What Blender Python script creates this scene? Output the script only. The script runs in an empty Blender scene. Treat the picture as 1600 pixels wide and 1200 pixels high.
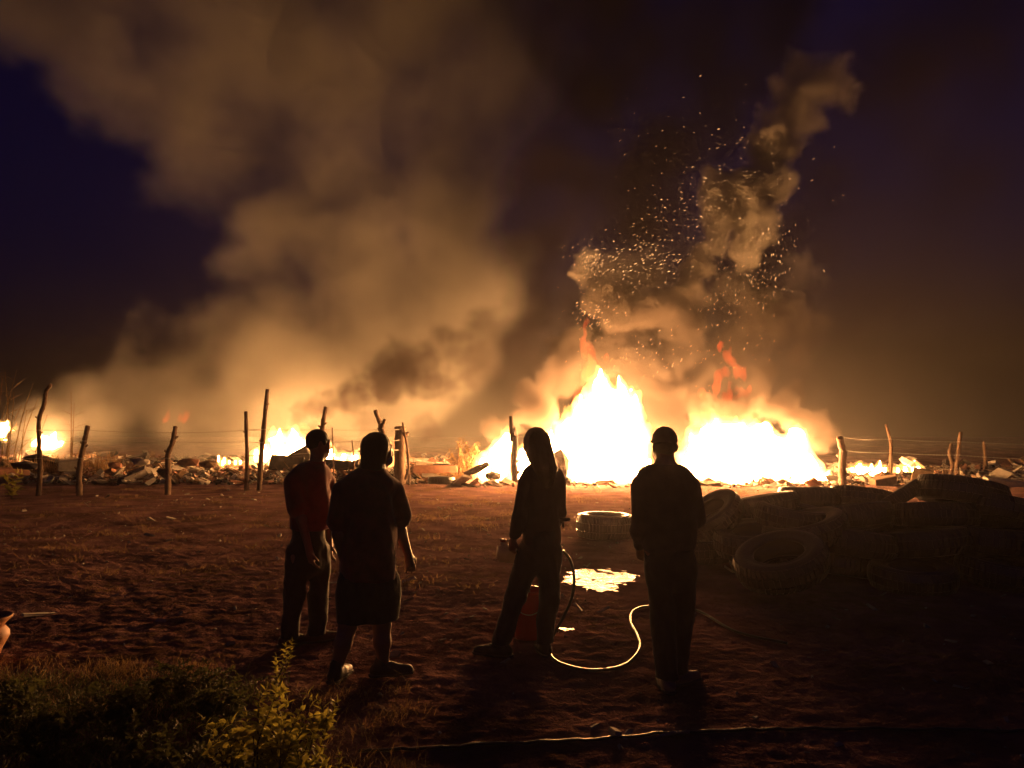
import bpy, bmesh, math, random
import numpy as np
from mathutils import Vector, Matrix, Quaternion

SC = bpy.context.scene
COL = SC.collection
R = math.radians

# ------------------------------------------------------------------ camera
CAM_H = 1.68
F_PX = 1155.0                                  # focal length in photo pixels (1600 wide)
PITCH = math.atan(80.0 / F_PX)                 # horizon at row 680 of 1200
cam_data = bpy.data.cameras.new('camera')
cam_data.sensor_width = 36.0
cam_data.lens = 36.0 * F_PX / 1600.0
cam_data.clip_start = 0.05
cam_data.clip_end = 3000.0
camera = bpy.data.objects.new('camera', cam_data)
camera.location = (0, 0, CAM_H)
camera.rotation_euler = (math.pi / 2 + PITCH, 0, 0)
COL.objects.link(camera)
SC.camera = camera

# ------------------------------------------------------------------ night sky
world = bpy.data.worlds.new('World')
SC.world = world
world.use_nodes = True
_nt = world.node_tree
_nt.nodes.clear()
_sky = _nt.nodes.new('ShaderNodeTexSky')
_sky.sky_type = 'NISHITA'
_sky.sun_disc = False
_sky.sun_elevation = R(-2.0)
_sky.sun_rotation = R(200.0)
_tint = _nt.nodes.new('ShaderNodeMix')
_tint.data_type = 'RGBA'
_tint.blend_type = 'MULTIPLY'
_tint.inputs['Factor'].default_value = 1.0
_tint.inputs['B'].default_value = (0.16, 0.13, 1.35, 1.0)
_bg = _nt.nodes.new('ShaderNodeBackground')
_bg.inputs['Strength'].default_value = 0.028
_out = _nt.nodes.new('ShaderNodeOutputWorld')
_nt.links.new(_sky.outputs['Color'], _tint.inputs['A'])
_nt.links.new(_tint.outputs['Result'], _bg.inputs['Color'])
_nt.links.new(_bg.outputs['Background'], _out.inputs['Surface'])

SC.view_settings.view_transform = 'Standard'
SC.view_settings.look = 'None'
SC.view_settings.exposure = 1.12
SC.view_settings.gamma = 1.0
SC.view_settings.use_curve_mapping = False

SC.render.engine = 'CYCLES'
cy = SC.cycles
cy.use_denoising = True
cy.max_bounces = 3
cy.diffuse_bounces = 1
cy.glossy_bounces = 1
cy.transmission_bounces = 2
cy.volume_bounces = 0
cy.transparent_max_bounces = 24
cy.volume_step_rate = 4.0
cy.volume_max_steps = 128
cy.sample_clamp_indirect = 4.0
cy.use_light_tree = False                      # a few large fires: picking by power is quicker
cy.use_adaptive_sampling = True
cy.adaptive_threshold = 0.05

# ------------------------------------------------------------------ helpers
rng = np.random.default_rng(7)
random.seed(7)

def ray(px, py):
    x = (px - 800.0) / F_PX
    z = (600.0 - py) / F_PX
    c, s = math.cos(PITCH), math.sin(PITCH)
    return Vector((x, c - z * s, s + z * c))

def at(px, py, Y):
    """point on the pixel's ray at distance Y ahead of the camera"""
    d = ray(px, py)
    t = Y / d.y
    return Vector((d.x * t, Y, CAM_H + d.z * t))

def sstep(a, b, x):
    t = np.clip((np.asarray(x, dtype=np.float64) - a) / (b - a), 0, 1)
    return t * t * (3 - 2 * t)

def rise(y):
    return 0.95 * sstep(25.0, 46.0, y)

def gnd(px, py):
    """point where the pixel's ray meets the (smooth) ground"""
    d = ray(px, py)
    Y = 30.0
    if d.z < 0:
        Y = CAM_H / -d.z * d.y
    lo, hi = 0.5, 300.0
    for _ in range(60):
        m = (lo + hi) / 2
        z = CAM_H + d.z * m / d.y
        if z > float(rise(m)):
            lo = m
        else:
            hi = m
    t = lo / d.y
    return Vector((d.x * t, lo, CAM_H + d.z * t))

def px_size(Y):
    """metres per photo pixel at distance Y"""
    return Y / F_PX

# ---- gradient noise on arbitrary points
_PERM = np.random.default_rng(3).permutation(4096).astype(np.int32)
_GRAD = np.random.default_rng(4).normal(size=(4096, 3)).astype(np.float32)
_GRAD /= np.linalg.norm(_GRAD, axis=1, keepdims=True)

def noise3(x, y, z):
    x = np.asarray(x, np.float32); y = np.asarray(y, np.float32); z = np.asarray(z, np.float32)
    x, y, z = np.broadcast_arrays(x, y, z)
    xi = np.floor(x).astype(np.int32); yi = np.floor(y).astype(np.int32); zi = np.floor(z).astype(np.int32)
    xf = x - xi; yf = y - yi; zf = z - zi
    u = xf * xf * xf * (xf * (xf * 6 - 15) + 10)
    v = yf * yf * yf * (yf * (yf * 6 - 15) + 10)
    w = zf * zf * zf * (zf * (zf * 6 - 15) + 10)
    M = 4095
    def corner(i, j, k):
        h = _PERM[(_PERM[(_PERM[(xi + i) & M] + yi + j) & M] + zi + k) & M]
        g = _GRAD[h]
        return g[..., 0] * (xf - i) + g[..., 1] * (yf - j) + g[..., 2] * (zf - k)
    a = corner(0, 0, 0); b = corner(1, 0, 0); x00 = a + u * (b - a)
    a = corner(0, 1, 0); b = corner(1, 1, 0); x10 = a + u * (b - a)
    y0 = x00 + v * (x10 - x00)
    a = corner(0, 0, 1); b = corner(1, 0, 1); x01 = a + u * (b - a)
    a = corner(0, 1, 1); b = corner(1, 1, 1); x11 = a + u * (b - a)
    y1 = x01 + v * (x11 - x01)
    return (y0 + w * (y1 - y0)) * 1.5

def fbm(x, y, z, octv=4, gain=0.5, lac=2.03, billow=False):
    t = 0; a = 1.0; s = 0
    for o in range(octv):
        n = noise3(x + 17.3 * o, y - 9.1 * o, z + 5.7 * o)
        if billow:
            n = 0.6 - 1.6 * np.abs(n)
        t = t + a * n
        s += a
        a *= gain
        x = x * lac; y = y * lac; z = z * lac
    return t / s

# ---- objects
def tag(o, label=None, cat=None, group=None, kind=None):
    if label: o['label'] = label
    if cat: o['category'] = cat
    if group: o['group'] = group
    if kind: o['kind'] = kind
    return o

def link(o, parent=None):
    COL.objects.link(o)
    if parent is not None:
        o.parent = parent
    return o

def empty(name, loc=(0, 0, 0), rz=0.0):
    o = bpy.data.objects.new(name, None)
    o.empty_display_size = 0.2
    o.location = loc
    o.rotation_euler = (0, 0, rz)
    return link(o)

def mesh_obj(name, verts, faces, mat=None, parent=None, smooth=True):
    me = bpy.data.meshes.new(name)
    me.from_pydata([tuple(v) for v in verts], [], [tuple(f) for f in faces])
    if smooth:
        me.polygons.foreach_set('use_smooth', np.ones(len(me.polygons), dtype=bool))
    me.update()
    if mat: me.materials.append(mat)
    return link(bpy.data.objects.new(name, me), parent)

def mesh_np(name, V, Fq, mat=None, parent=None, smooth=True):
    """V (n,3), Fq (m,k) with equal-sized polygons, quickly"""
    V = np.asarray(V, np.float32); Fq = np.asarray(Fq, np.int32)
    m, k = Fq.shape
    me = bpy.data.meshes.new(name)
    me.vertices.add(len(V)); me.vertices.foreach_set('co', V.ravel())
    me.loops.add(m * k); me.loops.foreach_set('vertex_index', Fq.ravel())
    me.polygons.add(m)
    me.polygons.foreach_set('loop_start', np.arange(0, m * k, k, dtype=np.int32))
    me.polygons.foreach_set('use_smooth', np.full(m, smooth, dtype=bool))
    me.update(calc_edges=True)
    if mat: me.materials.append(mat)
    return link(bpy.data.objects.new(name, me), parent)

class MB:
    """collects verts and faces of one mesh"""
    def __init__(self):
        self.v = []; self.f = []
    def add(self, V, Fs):
        b = len(self.v)
        self.v.extend([tuple(p) for p in V])
        self.f.extend([tuple(i + b for i in f) for f in Fs])
    def tube(self, pts, rad, n=8, cap=True, squash=1.0, jitter=0.0):
        pts = [Vector(p) for p in pts]
        if not hasattr(rad, '__len__'): rad = [rad] * len(pts)
        V = []; Fs = []
        up = Vector((0, 0, 1)); prev = None
        for i, p in enumerate(pts):
            d = (pts[min(i + 1, len(pts) - 1)] - pts[max(i - 1, 0)])
            d = d.normalized() if d.length > 1e-9 else Vector((0, 0, 1))
            if prev is None:
                a = d.cross(Vector((0.31, 0.9, 0.17)))
                if a.length < 1e-3: a = d.cross(Vector((1, 0, 0)))
            else:
                a = prev - d * prev.dot(d)
            a.normalize(); prev = a
            b = d.cross(a)
            for k in range(n):
                t = 2 * math.pi * k / n
                r = rad[i] * (1 + jitter * random.uniform(-1, 1))
                V.append(p + a * (math.cos(t) * r) + b * (math.sin(t) * r * squash))
        for i in range(len(pts) - 1):
            for k in range(n):
                Fs.append((i * n + k, i * n + (k + 1) % n, (i + 1) * n + (k + 1) % n, (i + 1) * n + k))
        if cap:
            Fs.append(tuple(range(n - 1, -1, -1)))
            e = (len(pts) - 1) * n
            Fs.append(tuple(range(e, e + n)))
        self.add(V, Fs)
    def box(self, c, s, rot=None, jit=0.0):
        V = []
        for x in (-1, 1):
            for y in (-1, 1):
                for z in (-1, 1):
                    p = Vector((x * s[0] / 2, y * s[1] / 2, z * s[2] / 2))
                    if jit: p += Vector([random.uniform(-jit, jit) * s[i] for i in range(3)])
                    if rot: p = rot @ p
                    V.append(p + Vector(c))
        self.add(V, [(0, 1, 3, 2), (4, 6, 7, 5), (0, 4, 5, 1), (2, 3, 7, 6), (0, 2, 6, 4), (1, 5, 7, 3)])
    def build(self, name, mat=None, parent=None, smooth=True):
        return mesh_obj(name, self.v, self.f, mat, parent, smooth)

def bevel_obj(o, w, seg=2):
    bm = bmesh.new(); bm.from_mesh(o.data)
    bmesh.ops.bevel(bm, geom=bm.edges[:], offset=w, segments=seg, affect='EDGES', clamp_overlap=True)
    bm.to_mesh(o.data); bm.free()
    return o

def catmull(pts, n=8):
    P = [Vector(p) for p in pts]
    P = [P[0] * 2 - P[1]] + P + [P[-1] * 2 - P[-2]]
    out = []
    for i in range(1, len(P) - 2):
        for k in range(n):
            t = k / n
            a, b, c, d = P[i - 1], P[i], P[i + 1], P[i + 2]
            out.append(0.5 * ((2 * b) + (c - a) * t + (2 * a - 5 * b + 4 * c - d) * t * t + (3 * b - a - 3 * c + d) * t ** 3))
    out.append(P[-2])
    return out

# ---- materials
def mat_new(name):
    m = bpy.data.materials.new(name)
    m.use_nodes = True
    m.node_tree.nodes.clear()
    return m

def _ramp(nt, fac, stops):
    r = nt.nodes.new('ShaderNodeValToRGB')
    el = r.color_ramp.elements
    while len(el) > 1: el.remove(el[0])
    el[0].position = stops[0][0]; el[0].color = (*stops[0][1], 1)
    for p, c in stops[1:]:
        e = el.new(p); e.color = (*c, 1)
    nt.links.new(fac, r.inputs['Fac'])
    return r.outputs['Color']

def mat_pbr(name, c1, c2=None, scale=6.0, rough=0.8, bump=0.0, bump_scale=None, metallic=0.0, spec=0.5,
            stretch=(1, 1, 1), trans=0.0, detail=6.0, sheen=0.0, coat=0.0):
    m = mat_new(name); nt = m.node_tree; N = nt.nodes; L = nt.links
    out = N.new('ShaderNodeOutputMaterial'); b = N.new('ShaderNodeBsdfPrincipled')
    b.inputs['Roughness'].default_value = rough
    b.inputs['Metallic'].default_value = metallic
    b.inputs['Specular IOR Level'].default_value = spec
    b.inputs['Sheen Weight'].default_value = sheen
    b.inputs['Coat Weight'].default_value = coat
    tc = N.new('ShaderNodeTexCoord'); mp = N.new('ShaderNodeMapping')
    mp.inputs['Scale'].default_value = stretch
    L.new(tc.outputs['Object'], mp.inputs['Vector'])
    nz = N.new('ShaderNodeTexNoise'); nz.inputs['Scale'].default_value = scale; nz.inputs['Detail'].default_value = detail
    L.new(mp.outputs['Vector'], nz.inputs['Vector'])
    c2 = c2 or tuple(x * 0.6 for x in c1)
    col = _ramp(nt, nz.outputs['Fac'], [(0.3, c2), (0.7, c1)])
    L.new(col, b.inputs['Base Color'])
    if bump:
        nb = N.new('ShaderNodeTexNoise'); nb.inputs['Scale'].default_value = bump_scale or scale * 5; nb.inputs['Detail'].default_value = 6
        L.new(mp.outputs['Vector'], nb.inputs['Vector'])
        bp = N.new('ShaderNodeBump'); bp.inputs['Strength'].default_value = min(1.0, bump); bp.inputs['Distance'].default_value = 0.02
        L.new(nb.outputs['Fac'], bp.inputs['Height']); L.new(bp.outputs['Normal'], b.inputs['Normal'])
    sh = b.outputs['BSDF']
    if trans:
        tr = N.new('ShaderNodeBsdfTranslucent'); L.new(col, tr.inputs['Color'])
        mx = N.new('ShaderNodeMixShader'); mx.inputs['Fac'].default_value = trans
        L.new(sh, mx.inputs[1]); L.new(tr.outputs['BSDF'], mx.inputs[2]); sh = mx.outputs['Shader']
    L.new(sh, out.inputs['Surface'])
    return m

def mat_glow(name, color, strength):
    m = mat_new(name); nt = m.node_tree
    out = nt.nodes.new('ShaderNodeOutputMaterial'); e = nt.nodes.new('ShaderNodeEmission')
    e.inputs['Color'].default_value = (*color, 1); e.inputs['Strength'].default_value = strength
    nt.links.new(e.outputs['Emission'], out.inputs['Surface'])
    return m

def mat_flame(name, color, per_metre):
    """glowing gas: brightness grows with the thickness looked through"""
    m = mat_new(name); nt = m.node_tree
    out = nt.nodes.new('ShaderNodeOutputMaterial'); e = nt.nodes.new('ShaderNodeEmission')
    e.inputs['Color'].default_value = (*color, 1); e.inputs['Strength'].default_value = per_metre
    nt.links.new(e.outputs['Emission'], out.inputs['Volume'])
    return m

def mat_smoke(name, color, aniso=0.0, step=1.0):
    m = mat_new(name); nt = m.node_tree; N = nt.nodes; L = nt.links
    out = N.new('ShaderNodeOutputMaterial'); v = N.new('ShaderNodeVolumePrincipled')
    v.inputs['Color'].default_value = (*color, 1)
    v.inputs['Density'].default_value = 1.0
    v.inputs['Density Attribute'].default_value = 'density'
    v.inputs['Anisotropy'].default_value = aniso
    L.new(v.outputs['Volume'], out.inputs['Volume'])
    m.cycles.volume_step_rate = step
    return m

# ---- numpy field -> volume or mesh, through geometry nodes
def _grid_group(name, lo, hi, res, to_mesh, thr, mat, voxel=None, adapt=0.0):
    g = bpy.data.node_groups.new(name, 'GeometryNodeTree')
    g.interface.new_socket('Geometry', in_out='INPUT', socket_type='NodeSocketGeometry')
    g.interface.new_socket('Geometry', in_out='OUTPUT', socket_type='NodeSocketGeometry')
    N = g.nodes; L = g.links
    gi = N.new('NodeGroupInput'); go = N.new('NodeGroupOutput')
    pos = N.new('GeometryNodeInputPosition'); sep = N.new('ShaderNodeSeparateXYZ'); L.new(pos.outputs[0], sep.inputs[0])
    idx = None; mul = 1
    for a in range(3):
        mr = N.new('ShaderNodeMapRange'); mr.clamp = True
        mr.inputs['From Min'].default_value = lo[a]; mr.inputs['From Max'].default_value = hi[a]
        mr.inputs['To Min'].default_value = 0.0; mr.inputs['To Max'].default_value = res[a] - 1
        L.new(sep.outputs[a], mr.inputs['Value'])
        rd = N.new('ShaderNodeMath'); rd.operation = 'ROUND'; L.new(mr.outputs['Result'], rd.inputs[0])
        ma = N.new('ShaderNodeMath'); ma.operation = 'MULTIPLY_ADD'
        L.new(rd.outputs[0], ma.inputs[0]); ma.inputs[1].default_value = mul
        if idx is None: ma.inputs[2].default_value = 0.0
        else: L.new(idx, ma.inputs[2])
        idx = ma.outputs[0]; mul *= res[a]
    na = N.new('GeometryNodeInputNamedAttribute'); na.data_type = 'FLOAT'; na.inputs['Name'].default_value = 'd'
    si = N.new('GeometryNodeSampleIndex'); si.data_type = 'FLOAT'; si.domain = 'POINT'
    L.new(gi.outputs[0], si.inputs['Geometry'])
    L.new(na.outputs['Attribute'], si.inputs['Value'])
    L.new(idx, si.inputs['Index'])
    vc = N.new('GeometryNodeVolumeCube')
    vc.inputs['Min'].default_value = lo; vc.inputs['Max'].default_value = hi
    vc.inputs['Resolution X'].default_value = res[0]; vc.inputs['Resolution Y'].default_value = res[1]; vc.inputs['Resolution Z'].default_value = res[2]
    L.new(si.outputs['Value'], vc.inputs['Density'])
    last = vc.outputs['Volume']
    if to_mesh:
        vm = N.new('GeometryNodeVolumeToMesh')
        vm.inputs['Threshold'].default_value = thr
        vm.inputs['Adaptivity'].default_value = adapt
        L.new(last, vm.inputs['Volume']); last = vm.outputs['Mesh']
    else:
        sm = N.new('GeometryNodeSetMaterial'); sm.inputs['Material'].default_value = mat
        L.new(last, sm.inputs['Geometry']); last = sm.outputs['Geometry']
    L.new(last, go.inputs[0])
    return g

def _carrier(name, D):
    me = bpy.data.meshes.new(name)
    me.vertices.add(D.size)
    a = me.attributes.new('d', 'FLOAT', 'POINT')
    a.data.foreach_set('value', np.ascontiguousarray(D.transpose(2, 1, 0), np.float32).ravel())
    return me

def axes(lo, hi, vox):
    res = [max(4, int(round((hi[i] - lo[i]) / vox)) + 1) for i in range(3)]
    hi = tuple(lo[i] + (res[i] - 1) * vox for i in range(3))
    X = [np.linspace(lo[i], hi[i], res[i], dtype=np.float32) for i in range(3)]
    return tuple(lo), hi, res, X

def field_mesh(name, lo, hi, res, D, thr=0.0, adapt=0.0):
    """closed surface of the field D at thr, as (verts, polygons) mesh data"""
    me = _carrier(name + '_tmp', D)
    o = bpy.data.objects.new(name + '_tmp', me); COL.objects.link(o)
    g = _grid_group(name + '_tmp', lo, hi, res, True, thr, None, adapt=adapt)
    m = o.modifiers.new('g', 'NODES'); m.node_group = g
    dg = bpy.context.evaluated_depsgraph_get(); dg.update()
    out = bpy.data.meshes.new_from_object(o.evaluated_get(dg))
    out.name = name; out.materials.clear()
    bpy.data.objects.remove(o); bpy.data.meshes.remove(me); bpy.data.node_groups.remove(g)
    out.polygons.foreach_set('use_smooth', np.ones(len(out.polygons), dtype=bool))
    return out

def islands(me, least=12):
    """the separate closed pieces of a mesh, as meshes of their own"""
    n = len(me.vertices)
    ed = np.zeros(len(me.edges) * 2, np.int32); me.edges.foreach_get('vertices', ed); ed = ed.reshape(-1, 2)
    lab = np.arange(n)
    while True:
        m = np.minimum(lab[ed[:, 0]], lab[ed[:, 1]]); old = lab.copy()
        np.minimum.at(lab, ed[:, 0], m); np.minimum.at(lab, ed[:, 1], m); lab = lab[lab]
        if (lab == old).all(): break
    ids = [i for i in np.unique(lab) if (lab == i).sum() >= least]
    if len(ids) <= 1: return [me] if ids else []
    out = []
    polys = [tuple(p.vertices) for p in me.polygons]
    co = np.zeros(n * 3, np.float32); me.vertices.foreach_get('co', co); co = co.reshape(-1, 3)
    for i in ids:
        sel = np.nonzero(lab == i)[0]; mp = {int(v): k for k, v in enumerate(sel)}
        m2 = bpy.data.meshes.new(me.name); m2.from_pydata(co[sel].tolist(), [], [[mp[v] for v in p] for p in polys if p[0] in mp])
        m2.polygons.foreach_set('use_smooth', np.ones(len(m2.polygons), dtype=bool))
        for mt in me.materials: m2.materials.append(mt)
        m2.update(); out.append(m2)
    return out

def field_smoke(name, lo, hi, res, D, mat):
    me = _carrier(name, D)
    o = bpy.data.objects.new(name, me); COL.objects.link(o)
    m = o.modifiers.new('smoke', 'NODES')
    m.node_group = _grid_group(name, lo, hi, res, False, 0, mat)
    return o
# ================================================================== ground
def ground_z(x, y):
    x = np.asarray(x, np.float32); y = np.asarray(y, np.float32)
    z = rise(y).astype(np.float32)
    z = z + 0.05 * fbm(x * 0.23, y * 0.23, 0.5 + 0 * x, 2)
    z = z + 0.016 * fbm(x * 0.9 + 3, y * 0.9, 2.5 + 0 * x, 3)
    z = z + 0.016 * fbm(x * 3.7, y * 3.7, 7.5 + 0 * x, 3, 0.7) * (0.4 + 1.2 * sstep(-.3, .4, fbm(x * 0.5, y * 0.5, 20.5 + 0 * x, 2)))
    z = z + 0.013 * fbm(x * 10.0, y * 10.0, 3.5 + 0 * x, 2) * (1 - sstep(14, 22, y))
    far = sstep(22, 30, y)
    z = z + far * 0.16 * np.maximum(fbm(x * 0.55, y * 0.7, 11.5 + 0 * x, 3), -0.2)
    return z

def gz1(x, y):
    return float(ground_z(np.array([x]), np.array([y]))[0])

def on_ground(px, py):
    p = gnd(px, py)
    return Vector((p.x, p.y, gz1(p.x, p.y)))

def mat_soil():
    m = mat_new('trampled_soil'); nt = m.node_tree; N = nt.nodes; L = nt.links
    out = N.new('ShaderNodeOutputMaterial'); b = N.new('ShaderNodeBsdfPrincipled')
    b.inputs['Specular IOR Level'].default_value = 0.0
    b.inputs['Roughness'].default_value = 0.88
    tc = N.new('ShaderNodeTexCoord')
    def nz(scale, detail=6, sy=1.0):
        mp = N.new('ShaderNodeMapping'); mp.inputs['Scale'].default_value = (1, sy, 1)
        L.new(tc.outputs['Object'], mp.inputs['Vector'])
        n = N.new('ShaderNodeTexNoise'); n.inputs['Scale'].default_value = scale; n.inputs['Detail'].default_value = detail
        L.new(mp.outputs['Vector'], n.inputs['Vector'])
        return n.outputs['Fac']
    soil = _ramp(nt, nz(1.3, 8), [(0.3, (0.10, 0.052, 0.052)), (0.55, (0.215, 0.115, 0.108)), (0.75, (0.35, 0.20, 0.17))])
    straw = _ramp(nt, nz(14, 5), [(0.3, (0.07, 0.04, 0.022)), (0.7, (0.17, 0.105, 0.055))])
    mk = _ramp(nt, nz(0.42, 7), [(0.47, (0, 0, 0)), (0.62, (1, 1, 1))])
    mk2 = _ramp(nt, nz(7, 4), [(0.42, (0, 0, 0)), (0.6, (0.8, 0.8, 0.8))])
    mm = N.new('ShaderNodeMath'); mm.operation = 'MULTIPLY'; L.new(mk, mm.inputs[0]); L.new(mk2, mm.inputs[1])
    mx = N.new('ShaderNodeMix'); mx.data_type = 'RGBA'
    L.new(mm.outputs[0], mx.inputs['Factor']); L.new(soil, mx.inputs['A']); L.new(straw, mx.inputs['B'])
    L.new(mx.outputs['Result'], b.inputs['Base Color'])
    b1 = N.new('ShaderNodeBump'); b1.inputs['Strength'].default_value = 0.9; b1.inputs['Distance'].default_value = 0.06
    L.new(nz(11, 9, 1.0), b1.inputs['Height'])
    b2 = N.new('ShaderNodeBump'); b2.inputs['Strength'].default_value = 0.8; b2.inputs['Distance'].default_value = 0.022
    L.new(nz(45, 6), b2.inputs['Height']); L.new(b1.outputs['Normal'], b2.inputs['Normal'])
    L.new(b2.outputs['Normal'], b.inputs['Normal'])
    L.new(b.outputs['BSDF'], out.inputs['Surface'])
    return m

def build_ground():
    near = 1.6 * (1.0046 ** np.arange(0, 780))                 # 1.6 m .. ~57 m, finer close by
    rows = np.concatenate([[-30, -15, -8, -4, -2, -1, 0, 0.6, 1.1], near, near[-1] * (1.09 ** np.arange(1, 20))])
    u = np.linspace(-1, 1, 660)
    Y = np.repeat(rows[:, None], len(u), 1)
    X = u[None, :] * (5.0 + 0.85 * np.maximum(rows, 0))[:, None] * np.where(rows > 57, 1.25, 1.0)[:, None]
    Z = ground_z(X, Y)
    V = np.stack([X, Y, Z], -1).reshape(-1, 3)
    n, m = Y.shape
    i = np.arange(n - 1)[:, None] * m + np.arange(m - 1)[None, :]
    Fq = np.stack([i, i + 1, i + m + 1, i + m], -1).reshape(-1, 4)
    g = mesh_np('ground', V, Fq, mat_soil())
    tag(g, 'bare trampled brown soil with sparse dry grass', None, kind='structure')

build_ground()

# wet mud that mirrors the flames
def wet_patch(name, px, py, rx, ry, seed, label):
    c = gnd(px, py)
    n = 90; V = []; Fs = []
    rr = np.linspace(0, 1, 60); th = np.linspace(0, 2 * np.pi, n, endpoint=False)
    edge = 1 + 0.45 * fbm(np.cos(th) * 1.6 + seed, np.sin(th) * 1.6, 0.3 + 0 * th, 3)
    T, RR = np.meshgrid(th, rr); E = np.repeat(edge[None, :], len(rr), 0)
    X = c.x + np.cos(T) * RR * rx * E; Y = c.y + np.sin(T) * RR * ry * E
    Gz = ground_z(X, Y)
    Z = 0.25 * Gz + 0.75 * Gz.mean() + 0.004 + 0.009 * fbm(X * 8, Y * 8, 4.0 + 0 * X, 3)      # clods stand out of the water
    Z = Z - 0.05 * RR ** 4
    V = np.stack([X, Y, Z], -1).reshape(-1, 3)
    i = (np.arange(len(rr) - 1)[:, None] * n + np.arange(n)[None, :]); j = (np.arange(len(rr) - 1)[:, None] * n + (np.arange(n)[None, :] + 1) % n)
    Fq = np.stack([i, j, j + n, i + n], -1).reshape(-1, 4)
    o = mesh_np(name, V, Fq, MAT_WET)
    tag(o, label, None, kind='structure')

MAT_WET = mat_pbr('wet_mud', (0.05, 0.03, 0.02), (0.03, 0.018, 0.012), scale=5, rough=0.22, bump=1.0, bump_scale=15, spec=0.07, stretch=(1, 1.6, 1))
wet_patch('puddle', 940, 905, 0.74, 0.95, 1.0, 'wet churned mud beyond the hose, glittering with firelight')
wet_patch('puddle', 884, 988, 0.16, 0.14, 5.0, 'little wet patch of mud beside the hose, glinting')
# ================================================================== fires
FLAME_COL = (1.0, 0.40, 0.085)
MAT_FLAME = mat_flame('flame_gas', FLAME_COL, 4.6)
MAT_CORE = mat_glow('flame_core', (1.0, 0.44, 0.14), 80.0)
MAT_RED = mat_flame('red_flame_gas', (1.0, 0.085, 0.012), 1.1)
MAT_EMBER = mat_glow('embers', (1.0, 0.20, 0.03), 2.2)

def flame_field(tongues, lo, hi, vox, seed, warp=0.32, ragged=0.75):
    """tongues: (base xyz, tip xyz, radius) -> field, >0 inside the flame"""
    lo, hi, res, X = axes(lo, hi, vox)
    gx, gy, gz = np.meshgrid(*X, indexing='ij')
    hgt = np.clip((gz - lo[2]) / 1.2, 0.25, 1.6)
    s = seed * 13.7
    wx = warp * fbm(gx * 0.9 + s, gy * 0.9, gz * 0.55, 2) + 0.11 * fbm(gx * 3.2 + s, gy * 3.2, gz * 1.7, 2)
    wy = warp * fbm(gx * 0.9 + s + 40, gy * 0.9, gz * 0.55, 2)
    wz = 0.9 * warp * fbm(gx * 1.5 + s + 80, gy * 1.5, gz * 0.5, 3) + 0.2 * fbm(gx * 4.5 + s, gy * 3.5, gz * 1.3, 2)
    px = gx + wx * hgt; py = gy + wy * hgt; pz = gz + wz * hgt
    Fd = np.full(gx.shape, -1.0, np.float32)
    for a, b, r in tongues:
        ax, ay, az = a; dx, dy, dz = (b[i] - a[i] for i in range(3))
        t = ((px - ax) * dx + (py - ay) * dy + (pz - az) * dz) / (dx * dx + dy * dy + dz * dz)
        tc = np.clip(t, 0, 1)
        rr = r * (1.0 - tc) ** 0.5 * (0.92 + 0.5 * np.sin(np.minimum(tc * 3.2, 3.14))) + 0.012
        d = np.sqrt((px - ax - tc * dx) ** 2 + ((py - ay - tc * dy)) ** 2 + (pz - az - tc * dz) ** 2)
        Fd = np.maximum(Fd, np.clip(1 - d / rr, -1, 1))
    rag = 0.6 * fbm(gx * 1.4 + s, gy * 1.4, gz * 1.0 + 7, 3, 0.65, billow=True) + 0.75 * fbm(gx * 2.6 + s, gy * 2.6, gz * 0.85 + 3, 3, 0.6) - 0.06
    Fd = Fd + ragged * np.clip((gz - lo[2]) / 1.0, 0.3, 1.4) * rag
    return lo, hi, res, Fd.astype(np.float32)

def tongues_px(rows, Y, depth=0.35):
    """rows: (base px, base py, tip px, tip py, half-width px)"""
    T = []; k = px_size(Y)
    for bx, by, tx, ty, w in rows:
        dy = random.uniform(-depth, depth)
        T.append((tuple(at(bx, by, Y + dy)), tuple(at(tx, ty, Y + dy * 1.3)), w * k))
    return T

def bounds(T, pad):
    P = np.array([p for t in T for p in (np.array(t[0]) - t[2], np.array(t[0]) + t[2], np.array(t[1]), np.array(t[1]))])
    return tuple(P.min(0) - pad), tuple(P.max(0) + pad)

def make_fire(name, rows, Y, seed, label, vox=0.06, red=None, core=0.46, depth=0.4, group=None, warp=0.32):
    T = tongues_px(rows, Y, depth)
    zb = min(t[0][2] for t in T)
    base = Vector((sum(t[0][0] for t in T) / len(T), Y, gz1(sum(t[0][0] for t in T) / len(T), Y)))
    root = empty(name, base)
    tag(root, label, 'fire', group)
    lo, hi = bounds(T, 0.35)
    lo = (lo[0], lo[1], base.z - 0.1)
    lo, hi, res, Fd = flame_field(T, lo, hi, vox, seed, warp)
    def part(pname, D, thr, mat):
        me = field_mesh(pname, lo, hi, res, D, thr)
        me.materials.append(mat)
        if len(me.vertices):
            me.transform(Matrix.Translation(-base))
        for m2 in islands(me): link(bpy.data.objects.new(pname, m2), root)
    part('flame', Fd, 0.02, MAT_FLAME)
    c = Fd[::3, ::3, ::3]                                     # coarse bright heart that lights the place
    r3 = list(c.shape); h3 = tuple(lo[i] + (r3[i] - 1) * vox * 3 for i in range(3))
    me = field_mesh('flame_core', lo, h3, r3, c, core)
    if len(me.vertices):
        me.transform(Matrix.Translation(-base)); me.materials.append(MAT_CORE)
        for m2 in islands(me, 6): link(bpy.data.objects.new('flame_core', m2), root)
    if red:
        Tr = tongues_px(red, Y + 0.2, depth * 0.5)
        lo, hi = bounds(Tr, 0.4)
        lo, hi, res, Fr = flame_field(Tr, lo, hi, vox * 0.75, seed + 5, warp * 1.6, 0.7)
        part('red_flame', Fr, 0.02, MAT_RED)
    return root

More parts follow.
